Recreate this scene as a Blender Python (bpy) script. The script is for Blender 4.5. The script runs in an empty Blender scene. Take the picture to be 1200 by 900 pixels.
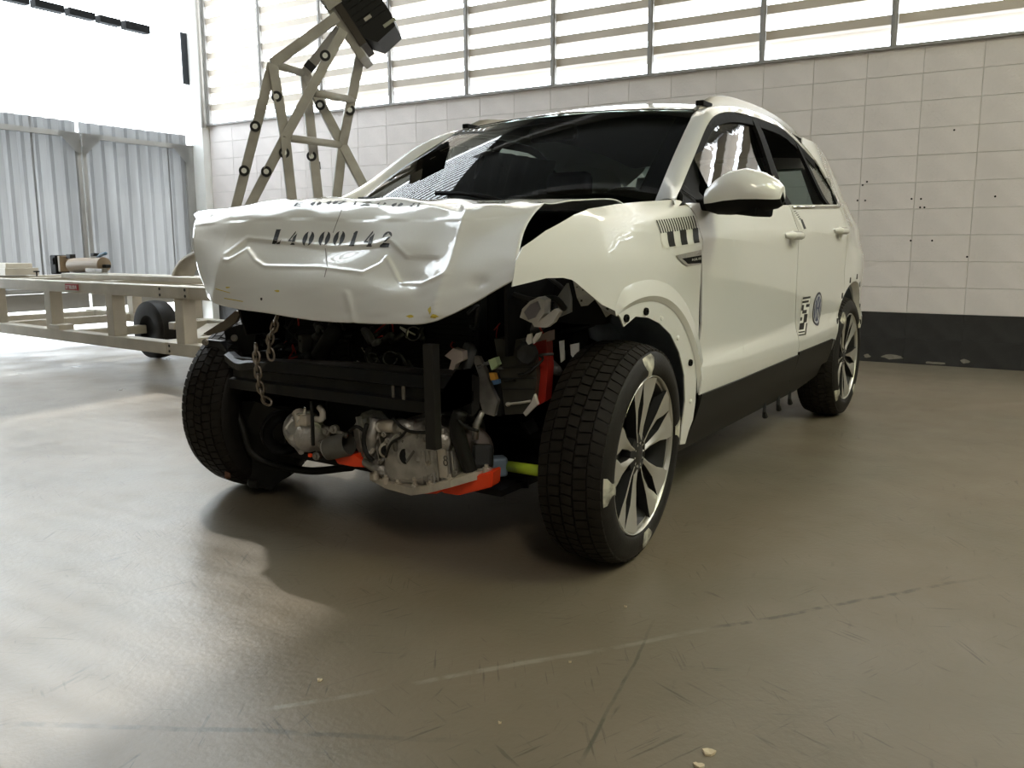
import bpy, bmesh, math, random
import numpy as np
from mathutils import Vector, Matrix
from mathutils.bvhtree import BVHTree
from mathutils.geometry import tessellate_polygon

random.seed(7)
PI = math.pi
SC = bpy.context.scene
COL = SC.collection

# ------------------------------------------------------------------ camera, world, light, exposure
CAM = np.array([2.22099, 1.88261, 0.92268])
YAW, PITCH, ROLL, FPX = 3.727938, -0.159287, -0.003106, 1001.30
FW = np.array([math.cos(YAW)*math.cos(PITCH), math.sin(YAW)*math.cos(PITCH), math.sin(PITCH)])
_r = np.array([math.sin(YAW), -math.cos(YAW), 0.0]); _u = np.cross(_r, FW)
RT = math.cos(ROLL)*_r + math.sin(ROLL)*_u
UP = -math.sin(ROLL)*_r + math.cos(ROLL)*_u
cd = bpy.data.cameras.new('camera'); cam = bpy.data.objects.new('camera', cd); COL.objects.link(cam)
cd.sensor_width = 36.0; cd.lens = FPX/1200.0*36.0; cd.clip_start = 0.05; cd.clip_end = 200
cam.matrix_world = Matrix(((RT[0], UP[0], -FW[0], CAM[0]), (RT[1], UP[1], -FW[1], CAM[1]), (RT[2], UP[2], -FW[2], CAM[2]), (0, 0, 0, 1)))
SC.camera = cam

SC.view_settings.view_transform = 'Standard'; SC.view_settings.look = 'None'
SC.view_settings.gamma = 1.0; SC.view_settings.use_curve_mapping = False
SC.view_settings.exposure = 0.0
SC.cycles.use_denoising = True
SC.cycles.max_bounces = 10; SC.cycles.transparent_max_bounces = 16
SC.cycles.sample_clamp_indirect = 8.0

wd = bpy.data.worlds.new('daylight'); SC.world = wd; wd.use_nodes = True
wd.node_tree.nodes['Background'].inputs[0].default_value = (0.86, 0.94, 1.0, 1)
wd.node_tree.nodes['Background'].inputs[1].default_value = 9.5

def light(name, kind, loc, aim, power, col, size=1.0, size_y=None, angle=None):
    l = bpy.data.lights.new(name, kind); o = bpy.data.objects.new(name, l); COL.objects.link(o)
    l.energy = power; l.color = col
    if kind == 'AREA':
        l.shape = 'RECTANGLE'; l.size = size; l.size_y = size_y or size
    if angle is not None: l.angle = angle
    o.location = loc
    o.rotation_euler = (Vector(aim)-Vector(loc)).to_track_quat('-Z', 'Y').to_euler()
    return o
# high-bay hall lamps hanging over the open floor, to the right of and behind the photographer
WARM = (0.96, 0.96, 0.50)
light('hall_lamp_side', 'AREA', (-0.6, 5.2, 4.6), (-1.0, 0.6, 0.6), 88, WARM, 1.6, 1.6)
light('hall_lamp_rear', 'AREA', (-3.0, 2.9, 3.7), (-1.2, 0.9, 0.4), 22, (1.0, 0.90, 0.72), 0.5, 1.0)
light('hall_lamp_front', 'AREA', (3.6, 3.4, 4.8), (0.6, 0.4, 0.4), 70, (1.0, 0.86, 0.66), 0.5, 2.4)
light('sun', 'SUN', (-6, -14, 9), (-2.0, -6.5, 0), 3.0, (1.0, 0.96, 0.88), angle=0.02)

# ------------------------------------------------------------------ measuring helpers
def at(px, py, x=None, y=None, z=None, d=None):
    """point on the sight line through photo pixel (px, py) at a given world x, y or z, or at horizontal distance d"""
    v = FW + RT*(px-600)/FPX - UP*(py-450)/FPX
    if x is not None: t = (x-CAM[0])/v[0]
    elif y is not None: t = (y-CAM[1])/v[1]
    elif z is not None: t = (z-CAM[2])/v[2]
    else:
        h = np.array([FW[0], FW[1], 0]); h /= np.linalg.norm(h); t = d/(v@h)
    return CAM+t*v
def proj(P):
    q = np.asarray(P, float)-CAM; z = q@FW
    return 600+FPX*(q@RT)/z, 450-FPX*(q@UP)/z
def hit(px, py, surf, y0=0.85):
    y = y0
    for _ in range(40):
        P = at(px, py, y=y); y = 0.5*y+0.5*surf(P[0], P[2])
    return at(px, py, y=y)
def pchip(xs, ys):
    xs = np.array(xs, float); ys = np.array(ys, float); h = np.diff(xs); dl = np.diff(ys)/h
    m = np.zeros(len(xs)); m[0] = dl[0]; m[-1] = dl[-1]
    for i in range(1, len(xs)-1):
        if dl[i-1]*dl[i] > 0:
            w1 = 2*h[i]+h[i-1]; w2 = h[i]+2*h[i-1]; m[i] = (w1+w2)/(w1/dl[i-1]+w2/dl[i])
    def f(x):
        x = min(max(x, xs[0]), xs[-1]); i = min(max(int(np.searchsorted(xs, x))-1, 0), len(xs)-2)
        t = (x-xs[i])/h[i]
        return (2*t**3-3*t*t+1)*ys[i]+(t**3-2*t*t+t)*h[i]*m[i]+(-2*t**3+3*t*t)*ys[i+1]+(t**3-t*t)*h[i]*m[i+1]
    return f
def V(*a): return np.array(a, float)

# ------------------------------------------------------------------ materials
MATS = {}
def mat(name, col, rough=0.5, metal=0.0, var=0.0, vscale=6.0, coat=0.0, bump=0.0, bscale=40.0, spec=0.5, col2=None, stretch=None, trans=0.0, coat_rough=0.03):
    if name in MATS: return MATS[name]
    m = bpy.data.materials.new(name); m.use_nodes = True; nt = m.node_tree; N = nt.nodes; L = nt.links
    b = N['Principled BSDF']
    b.inputs['Base Color'].default_value = (*col, 1); b.inputs['Roughness'].default_value = rough
    b.inputs['Metallic'].default_value = metal; b.inputs['Coat Weight'].default_value = coat
    b.inputs['Coat Roughness'].default_value = coat_rough
    b.inputs['Specular IOR Level'].default_value = spec
    tc = N.new('ShaderNodeTexCoord'); mp = N.new('ShaderNodeMapping'); L.new(tc.outputs['Object'], mp.inputs[0])
    if stretch: mp.inputs['Scale'].default_value = stretch
    if var > 0:
        n = N.new('ShaderNodeTexNoise'); n.inputs['Scale'].default_value = vscale; n.inputs['Detail'].default_value = 6
        L.new(mp.outputs[0], n.inputs['Vector'])
        mx = N.new('ShaderNodeMix'); mx.data_type = 'RGBA'
        c2 = col2 if col2 else tuple(c*(1-var) for c in col)
        mx.inputs[6].default_value = (*col, 1); mx.inputs[7].default_value = (*c2, 1)
        rp = N.new('ShaderNodeValToRGB'); rp.color_ramp.elements[0].position = 0.35; rp.color_ramp.elements[1].position = 0.68
        L.new(n.outputs[0], rp.inputs[0]); L.new(rp.outputs[0], mx.inputs[0]); L.new(mx.outputs[2], b.inputs['Base Color'])
    if bump > 0:
        n2 = N.new('ShaderNodeTexNoise'); n2.inputs['Scale'].default_value = bscale; n2.inputs['Detail'].default_value = 5
        L.new(mp.outputs[0], n2.inputs['Vector'])
        bp = N.new('ShaderNodeBump'); bp.inputs['Strength'].default_value = bump; bp.inputs['Distance'].default_value = 0.01
        L.new(n2.outputs[0], bp.inputs['Height']); L.new(bp.outputs[0], b.inputs['Normal'])
    MATS[name] = m
    return m
def glass_mat(name, tint, refl=0.9, ior=1.5):
    m = bpy.data.materials.new(name); m.use_nodes = True; nt = m.node_tree; N = nt.nodes; L = nt.links
    for n in list(N): N.remove(n)
    o = N.new('ShaderNodeOutputMaterial'); t = N.new('ShaderNodeBsdfTransparent'); g = N.new('ShaderNodeBsdfGlossy')
    t.inputs[0].default_value = (*tint, 1); g.inputs['Color'].default_value = (refl, refl, refl, 1); g.inputs['Roughness'].default_value = 0.01
    f = N.new('ShaderNodeFresnel'); f.inputs[0].default_value = ior
    mx = N.new('ShaderNodeMixShader'); L.new(f.outputs[0], mx.inputs[0]); L.new(t.outputs[0], mx.inputs[1]); L.new(g.outputs[0], mx.inputs[2])
    L.new(mx.outputs[0], o.inputs[0]); MATS[name] = m
    return m
def sheet_mat(name, col, trans):
    m = bpy.data.materials.new(name); m.use_nodes = True; nt = m.node_tree; N = nt.nodes; L = nt.links
    for n in list(N): N.remove(n)
    o = N.new('ShaderNodeOutputMaterial'); d = N.new('ShaderNodeBsdfDiffuse'); t = N.new('ShaderNodeBsdfTranslucent')
    d.inputs[0].default_value = (*col, 1); t.inputs[0].default_value = (*col, 1)
    mx = N.new('ShaderNodeMixShader'); mx.inputs[0].default_value = trans
    L.new(d.outputs[0], mx.inputs[1]); L.new(t.outputs[0], mx.inputs[2]); L.new(mx.outputs[0], o.inputs[0]); MATS[name] = m
    return m

M_PAINT = mat('white_car_paint', (0.80, 0.80, 0.77), 0.35, coat=1.0, coat_rough=0.02)
M_BARE = mat('white_inner_flange', (0.72, 0.71, 0.68), 0.45)
M_BLACK = mat('black_plastic', (0.011, 0.011, 0.010), 0.5, bump=0.15, bscale=300, spec=0.3)
M_TRIM = mat('satin_black_trim', (0.008, 0.008, 0.008), 0.65, spec=0.08)
M_DARK = mat('dark_bay_metal', (0.012, 0.012, 0.0125), 0.55, var=0.5, vscale=9, spec=0.15)
M_BEAM = mat('black_steel_beam', (0.008, 0.009, 0.011), 0.4, var=0.4, vscale=14, col2=(0.012, 0.012, 0.011), spec=0.2)
M_STEEL = mat('raw_steel', (0.34, 0.32, 0.29), 0.4, metal=0.85, var=0.5, vscale=20)
M_ALU = mat('cast_aluminium', (0.55, 0.53, 0.50), 0.45, metal=0.75, var=0.45, vscale=16, bump=0.3, bscale=90)
M_ALU2 = mat('pale_gasket_aluminium', (0.66, 0.60, 0.51), 0.5, metal=0.45, var=0.3, vscale=18, bump=0.2, bscale=80)
M_ORANGE = mat('orange_painted_sump', (0.95, 0.07, 0.012), 0.45)
M_RED = mat('red_painted_part', (0.40, 0.020, 0.010), 0.5, var=0.4, vscale=12)
M_LIME = mat('lime_painted_link', (0.50, 0.68, 0.05), 0.45)
M_BLUEGREY = mat('blue_grey_steel', (0.30, 0.35, 0.43), 0.45, metal=0.3, var=0.3, vscale=10)
M_RUST = mat('rusty_brown', (0.20, 0.09, 0.05), 0.7, var=0.5, vscale=20)
M_OFFWHITE = mat('offwhite_plastic', (0.60, 0.57, 0.52), 0.5, var=0.25, vscale=14)
M_GREYPLASTIC = mat('grey_plastic', (0.13, 0.125, 0.11), 0.55, var=0.3, vscale=16)
M_RUBBER = mat('tyre_rubber', (0.010, 0.009, 0.008), 0.6, var=0.35, vscale=24, col2=(0.016, 0.014, 0.012), bump=0.1, bscale=120, spec=0.3)
M_TREAD = mat('tread_rubber', (0.016, 0.013, 0.010), 0.65, var=0.4, vscale=30, spec=0.25)
M_RIM = mat('machined_alloy', (0.60, 0.59, 0.55), 0.36, metal=0.7)
M_RIMDARK = mat('dark_alloy', (0.016, 0.016, 0.016), 0.4, spec=0.4)
M_CHROME = mat('chrome', (0.62, 0.62, 0.60), 0.12, metal=1.0)
M_MARK = mat('tyre_paint_mark', (0.62, 0.60, 0.50), 0.7, var=0.6, vscale=26, col2=(0.12, 0.11, 0.09))
M_INK = mat('black_stencil_ink', (0.012, 0.012, 0.012), 0.55)
M_STICKW = mat('white_sticker', (0.80, 0.80, 0.76), 0.5)
M_YELLOW = mat('yellow_scuff', (0.62, 0.48, 0.06), 0.5)
M_NAVY = mat('navy_sticker', (0.015, 0.018, 0.045), 0.4)
M_SEAT = mat('dark_seat_fabric', (0.022, 0.022, 0.024), 0.8, bump=0.2, bscale=200)
M_DASH = mat('dark_dashboard', (0.016, 0.016, 0.017), 0.6)
M_TOWER = mat('beige_grey_tower_paint', (0.40, 0.375, 0.33), 0.5, var=0.25, vscale=8)
M_CART = mat('beige_trolley_paint', (0.60, 0.55, 0.46), 0.45, var=0.2, vscale=5)
M_GATE = mat('grey_gate_sheet', (0.36, 0.36, 0.36), 0.45, var=0.25, vscale=4, stretch=(1, 1, 0.12))
M_GATEFRAME = mat('grey_gate_frame', (0.36, 0.355, 0.34), 0.5, var=0.15, vscale=3)
M_BLOCK = mat('white_painted_block', (0.76, 0.705, 0.685), 0.75, var=0.10, vscale=3, bump=0.25, bscale=60)
M_BLOCKDK = mat('black_painted_block', (0.028, 0.027, 0.027), 0.55, var=0.4, vscale=8, bump=0.3, bscale=60)
M_JOINT = mat('wall_joint', (0.62, 0.59, 0.55), 0.85, var=0.2, vscale=6)
M_JOINTDK = mat('dark_wall_joint', (0.016, 0.016, 0.016), 0.8)
M_FRAME = mat('grey_louvre_frame', (0.33, 0.32, 0.31), 0.5)
M_LOUVRE = mat('cream_louvre_blade', (0.62, 0.55, 0.47), 0.6, var=0.1, vscale=3)
M_CEIL = mat('dark_roof_sheet', (0.05, 0.05, 0.048), 0.6, var=0.3, vscale=2)
M_PLAIN = mat('hall_plaster', (0.34, 0.32, 0.26), 0.8, var=0.15, vscale=1.5)
M_REDSIGN = mat('red_sign', (0.42, 0.02, 0.03), 0.4)
M_TARP = sheet_mat('white_plastic_tarp', (0.88, 0.91, 0.94), 0.7)
M_TARPWALL = sheet_mat('white_translucent_panel', (0.9, 0.9, 0.9), 0.6)
M_WIND = glass_mat('windscreen_glass', (0.42, 0.52, 0.48), 0.55)
M_SIDEGLASS = glass_mat('side_glass', (0.34, 0.42, 0.40))
M_WIRE = {c: mat('wire_'+c, v, 0.5) for c, v in {'red': (0.35, 0.02, 0.01), 'white': (0.55, 0.54, 0.5), 'black': (0.015, 0.015, 0.015), 'grey': (0.1, 0.1, 0.1)}.items()}

# ------------------------------------------------------------------ mesh helpers
def link(name, me, m, parent=None, smooth=False):
    o = bpy.data.objects.new(name, me); COL.objects.link(o)
    if m is not None and len(me.materials) == 0: me.materials.append(m)
    if parent is not None: o.parent = parent
    if smooth:
        for p in me.polygons: p.use_smooth = True
    return o
def obj(name, bm, m, parent=None, smooth=False, recalc=True):
    if recalc: bmesh.ops.recalc_face_normals(bm, faces=bm.faces)
    me = bpy.data.meshes.new(name); bm.to_mesh(me); bm.free()
    return link(name, me, m, parent, smooth)
def pobj(name, vs, fs, m, parent=None, smooth=False):
    bm = bmesh.new(); add(bm, vs, fs)
    return obj(name, bm, m, parent, smooth)
def add(bm, vs, fs):
    bv = [bm.verts.new(tuple(float(c) for c in v)) for v in vs]
    for f in fs:
        try: bm.faces.new([bv[i] for i in f])
        except ValueError: pass
    return bv
def empty(name, loc=(0, 0, 0)):
    o = bpy.data.objects.new(name, None); COL.objects.link(o); o.location = loc; o.empty_display_size = 0.1
    return o
def tag(o, label=None, cat=None, group=None, kind=None):
    if label: o['label'] = label
    if cat: o['category'] = cat
    if group: o['group'] = group
    if kind: o['kind'] = kind
    return o
BOXF = [(0, 1, 3, 2), (4, 6, 7, 5), (0, 4, 5, 1), (2, 3, 7, 6), (0, 2, 6, 4), (1, 5, 7, 3)]
def box(bm, c, s, ax=None, bev=0.0):
    """box with centre c, full sizes s, axes ax (three row vectors)"""
    ax = np.eye(3) if ax is None else np.asarray(ax, float); c = np.asarray(c, float)
    vs = [c+ax[0]*s[0]/2*i+ax[1]*s[1]/2*j+ax[2]*s[2]/2*k for i in (-1, 1) for j in (-1, 1) for k in (-1, 1)]
    bv = add(bm, vs, BOXF)
    if bev > 0:
        es = set(e for v in bv for e in v.link_edges)
        bmesh.ops.bevel(bm, geom=list(es), offset=bev, segments=2, affect='EDGES', profile=0.5)
def frame_of(d, hint=(0, 0, 1)):
    d = np.asarray(d, float); d = d/np.linalg.norm(d); h = np.asarray(hint, float)
    if abs(d@h)/np.linalg.norm(h) > 0.97: h = np.array([1.0, 0.2, 0])
    a = np.cross(h, d); a /= np.linalg.norm(a); b = np.cross(d, a)
    return d, a, b
def bar(bm, p0, p1, w, h, hint=(0, 0, 1), bev=0.0):
    p0 = np.asarray(p0, float); p1 = np.asarray(p1, float); d, a, b = frame_of(p1-p0, hint)
    box(bm, (p0+p1)/2, (np.linalg.norm(p1-p0), w, h), (d, a, b), bev)
def tube(bm, pts, r, n=8, closed=False):
    pts = [np.asarray(q, float) for q in pts]; rings = []; a = None
    k = len(pts); rr = r if hasattr(r, '__len__') else [r]*k
    for i, q in enumerate(pts):
        if closed: d = pts[(i+1) % k]-pts[i-1]
        else: d = pts[min(i+1, k-1)]-pts[max(i-1, 0)]
        d = d/(np.linalg.norm(d)+1e-12)
        if a is None: _, a, b = frame_of(d)
        a = a-d*(a@d); a /= np.linalg.norm(a); b = np.cross(d, a)
        rings.append([bm.verts.new(tuple(q+rr[i]*(math.cos(t)*a+math.sin(t)*b))) for t in [2*PI*j/n for j in range(n)]])
    for i in range(k if closed else k-1):
        A, B = rings[i], rings[(i+1) % k]
        for j in range(n): bm.faces.new((A[j], A[(j+1) % n], B[(j+1) % n], B[j]))
    if not closed:
        bm.faces.new(rings[0][::-1]); bm.faces.new(rings[-1])
def spline(pts, n=6):
    pts = [np.asarray(q, float) for q in pts]; out = []
    P = [2*pts[0]-pts[1]]+pts+[2*pts[-1]-pts[-2]]
    for i in range(1, len(P)-2):
        for j in range(n):
            t = j/n; a, b, c, d = P[i-1:i+3]
            out.append(0.5*((2*b)+(-a+c)*t+(2*a-5*b+4*c-d)*t*t+(-a+3*b-3*c+d)*t**3))
    out.append(pts[-1]); return out
def lathe(bm, prof, n, c=(0, 0, 0), axis=(0, 1, 0), cap=False):
    """prof: list of (radius, along-axis)"""
    d, a, b = frame_of(axis); c = np.asarray(c, float); R = []
    for r, h in prof:
        R.append([bm.verts.new(tuple(c+d*h+r*(math.cos(2*PI*j/n)*a+math.sin(2*PI*j/n)*b))) for j in range(n)])
    for i in range(len(R)-1):
        for j in range(n): bm.faces.new((R[i][j], R[i][(j+1) % n], R[i+1][(j+1) % n], R[i+1][j]))
    if cap:
        bm.faces.new(R[0][::-1]); bm.faces.new(R[-1])
def tri2d(poly):
    return tessellate_polygon([[Vector((q[0], q[1], 0)) for q in poly]])
def sheet_xz(poly, surf, step=0.05, thick=0.0):
    """a panel outlined in (x, z), cut to a grid and pressed onto y = surf(x, z)"""
    bm = bmesh.new(); add(bm, [(q[0], 0, q[1]) for q in poly], tri2d(poly))
    xs = [q[0] for q in poly]; zs = [q[1] for q in poly]
    for ax, lo, hi in ((0, min(xs), max(xs)), (2, min(zs), max(zs))):
        k = math.ceil((lo+1e-4)/step)
        while k*step < hi-1e-4:
            co = [0, 0, 0]; co[ax] = k*step; no = [0, 0, 0]; no[ax] = 1
            bmesh.ops.bisect_plane(bm, geom=bm.verts[:]+bm.edges[:]+bm.faces[:], plane_co=co, plane_no=no); k += 1
    bmesh.ops.remove_doubles(bm, verts=bm.verts, dist=1e-5)
    for v in bm.verts: v.co.y = surf(v.co.x, v.co.z)
    for f in bm.faces:
        f.normal_update()
        if f.normal.y < 0: f.normal_flip()
    if thick: solid(bm, thick)
    return bm
def solid(bm, th):
    """give an open sheet thickness th against its normals"""
    bm.normal_update(); bm.verts.ensure_lookup_table()
    vs = list(bm.verts); fs = list(bm.faces); be = [e for e in bm.edges if e.is_boundary]
    cp = {v: bm.verts.new(v.co-v.normal*th) for v in vs}
    for f in fs: bm.faces.new([cp[v] for v in reversed(f.verts)])
    for e in be:
        f = e.link_faces[0]; ls = [l for l in f.loops if l.edge == e][0]; a, b = ls.vert, ls.link_loop_next.vert
        try: bm.faces.new((b, a, cp[a], cp[b]))
        except ValueError: pass
def grid(bm, P, flip=False):
    R = [[bm.verts.new(tuple(map(float, q))) for q in row] for row in P]
    for i in range(len(R)-1):
        for j in range(len(R[0])-1):
            f = (R[i][j], R[i][j+1], R[i+1][j+1], R[i+1][j])
            try: bm.faces.new(f[::-1] if flip else f)
            except ValueError: pass
def mirror_y(bm):
    g = bmesh.ops.duplicate(bm, geom=bm.verts[:]+bm.edges[:]+bm.faces[:])['geom']
    for e in g:
        if isinstance(e, bmesh.types.BMVert): e.co.y *= -1
    bmesh.ops.reverse_faces(bm, faces=[e for e in g if isinstance(e, bmesh.types.BMFace)])
def sharp(o, deg=35):
    me = o.data
    for p in me.polygons: p.use_smooth = True
    me.set_sharp_from_angle(angle=math.radians(deg))
    return o
def polyline(pts):
    pts = sorted(pts); xs = [q[0] for q in pts]; ys = [q[1] for q in pts]
    return lambda x: float(np.interp(x, xs, ys))

# ================================================================== THE SETTING
PSI = 1.606532; OFF = 5.0523
DW = V(math.cos(PSI), math.sin(PSI), 0); NW = V(-math.sin(PSI), math.cos(PSI), 0)
def wp(s, t, z): return DW*s+NW*(OFF-t)+V(0, 0, z)      # s along the block wall, t out from it into the hall
SL = -7.3                                                # where the gate side stands
AXW = (DW, -NW, V(0, 0, 1))

def build_floor():
    m = bpy.data.materials.new('painted_concrete_floor'); m.use_nodes = True; nt = m.node_tree; N = nt.nodes; L = nt.links
    b = N['Principled BSDF']; tc = N.new('ShaderNodeTexCoord')
    def noise(scale, detail=6, mp=None, rough=0.55):
        n = N.new('ShaderNodeTexNoise'); n.inputs['Scale'].default_value = scale; n.inputs['Detail'].default_value = detail
        n.inputs['Roughness'].default_value = rough
        if mp:
            k = N.new('ShaderNodeMapping'); k.vector_type = 'TEXTURE'; k.inputs['Rotation'].default_value = (0, 0, mp[0]); k.inputs['Scale'].default_value = tuple(1.0/q for q in mp[1])
            L.new(tc.outputs['Object'], k.inputs[0]); L.new(k.outputs[0], n.inputs['Vector'])
        else: L.new(tc.outputs['Object'], n.inputs['Vector'])
        return n.outputs[0]
    def ramp(i, a, c):
        r = N.new('ShaderNodeMapRange'); r.inputs[1].default_value = a; r.inputs[2].default_value = c; r.clamp = True
        L.new(i, r.inputs[0]); return r.outputs[0]
    def mixc(f, a, c):
        x = N.new('ShaderNodeMix'); x.data_type = 'RGBA'; L.new(f, x.inputs[0])
        for s, q in ((6, a), (7, c)):
            if isinstance(q, tuple): x.inputs[s].default_value = (*q, 1)
            else: L.new(q, x.inputs[s])
        return x.outputs[2]
    def mul(a, c):
        x = N.new('ShaderNodeMath'); x.operation = 'MULTIPLY'; L.new(a, x.inputs[0])
        if isinstance(c, float): x.inputs[1].default_value = c
        else: L.new(c, x.inputs[1])
        return x.outputs[0]
    base = mixc(ramp(noise(0.7), 0.35, 0.65), (0.215, 0.172, 0.120), (0.165, 0.146, 0.104))
    base = mixc(mul(ramp(noise(4.5, 4), 0.35, 0.75), 0.6), base, (0.235, 0.195, 0.145))
    # scuffs and scratches in several directions, broken up by patches
    for rot, sc, lo, hi, amt in ((0.5, (110, 5, 1), 0.62, 0.67, 0.8), (-0.35, (90, 4.5, 1), 0.62, 0.67, 0.8), (1.2, (120, 5, 1), 0.62, 0.67, 0.8), (2.2, (100, 4.0, 1), 0.62, 0.67, 0.8), (1.75, (45, 5, 1), 0.63, 0.70, 0.7), (2.75, (60, 7, 1), 0.63, 0.70, 0.7)):
        sm = mul(ramp(noise(1.0, 3, (rot, sc)), lo, hi), ramp(noise(2.3+rot, 3), 0.53, 0.62))
        base = mixc(mul(sm, amt*0.7), base, (0.055, 0.043, 0.032))
    st = mul(ramp(noise(22.0, 9, None, 0.8), 0.56, 0.72), ramp(noise(1.7, 3), 0.48, 0.70))
    base = mixc(mul(st, 0.55), base, (0.065, 0.05, 0.036))
    # the pale and the dark wheel line running across the floor
    def line(p0, p1, w, brk):
        p0 = p0[:2]; p1 = p1[:2]; d = (p1-p0)/np.linalg.norm(p1-p0); n = V(-d[1], d[0]); ln = np.linalg.norm(p1-p0)
        def dot(v, c):
            x = N.new('ShaderNodeVectorMath'); x.operation = 'DOT_PRODUCT'; L.new(tc.outputs['Object'], x.inputs[0]); x.inputs[1].default_value = (v[0], v[1], 0)
            y = N.new('ShaderNodeMath'); y.operation = 'SUBTRACT'; L.new(x.outputs['Value'], y.inputs[0]); y.inputs[1].default_value = float(c); return y.outputs[0]
        a = N.new('ShaderNodeMath'); a.operation = 'ABSOLUTE'
        wob = N.new('ShaderNodeMath'); wob.operation = 'MULTIPLY_ADD'; L.new(noise(2.2, 5), wob.inputs[0]); wob.inputs[1].default_value = 0.05; L.new(dot(n, n@p0+0.025), wob.inputs[2])
        L.new(wob.outputs[0], a.inputs[0])
        across = ramp(a.outputs[0], w, w*0.45)
        s = dot(d, d@p0); al = mul(ramp(s, 0.0, 0.06), ramp(s, ln, ln-0.25))
        return mul(mul(across, al), ramp(noise(brk, 6), 0.38, 0.55))
    base = mixc(mul(line(at(285, 835, z=0), at(860, 733, z=0), 0.011, 9.0), 0.55), base, (0.40, 0.37, 0.31))
    base = mixc(mul(line(at(830, 737, z=0), at(1165, 674, z=0), 0.010, 26.0), 0.75), base, (0.07, 0.06, 0.045))
    base = mixc(mul(line(at(0, 846, z=0), at(560, 868, z=0), 0.011, 14.0), 0.7), base, (0.10, 0.085, 0.065))
    base = mixc(mul(line(at(680, 897, z=0), at(770, 720, z=0), 0.005, 7.0), 0.7), base, (0.07, 0.065, 0.045))
    L.new(base, b.inputs['Base Color'])
    r = N.new('ShaderNodeMapRange'); r.inputs[1].default_value = 0.3; r.inputs[2].default_value = 0.7; r.inputs[3].default_value = 0.27; r.inputs[4].default_value = 0.42
    L.new(noise(2.5, 6), r.inputs[0]); L.new(r.outputs[0], b.inputs['Roughness'])
    bp = N.new('ShaderNodeBump'); bp.inputs['Strength'].default_value = 0.10; bp.inputs['Distance'].default_value = 0.01
    L.new(noise(60, 5), bp.inputs['Height']); L.new(bp.outputs[0], b.inputs['Normal'])
    bm = bmesh.new()
    add(bm, [wp(SL-0.6, -0.3, 0), wp(7.5, -0.3, 0), wp(7.5, 15, 0), wp(SL-0.6, 15, 0), wp(SL-0.6, -0.3, -0.15), wp(7.5, -0.3, -0.15), wp(7.5, 15, -0.15), wp(SL-0.6, 15, -0.15)],
        [(0, 1, 2, 3), (7, 6, 5, 4), (0, 4, 5, 1), (1, 5, 6, 2), (2, 6, 7, 3), (3, 7, 4, 0)])
    o = obj('floor', bm, m); tag(o, 'worn glossy painted concrete floor with scratches and tyre lines', kind='structure')
    bm = bmesh.new(); box(bm, wp(SL-8.6, 6, -0.06), (16, 24, 0.1), AXW)
    o = obj('yard_ground', bm, mat('sunlit_yard_concrete', (0.62, 0.61, 0.58), 0.8, var=0.15, vscale=1.2)); tag(o, 'sunlit concrete yard outside beyond the gate', kind='structure')
build_floor()

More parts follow.
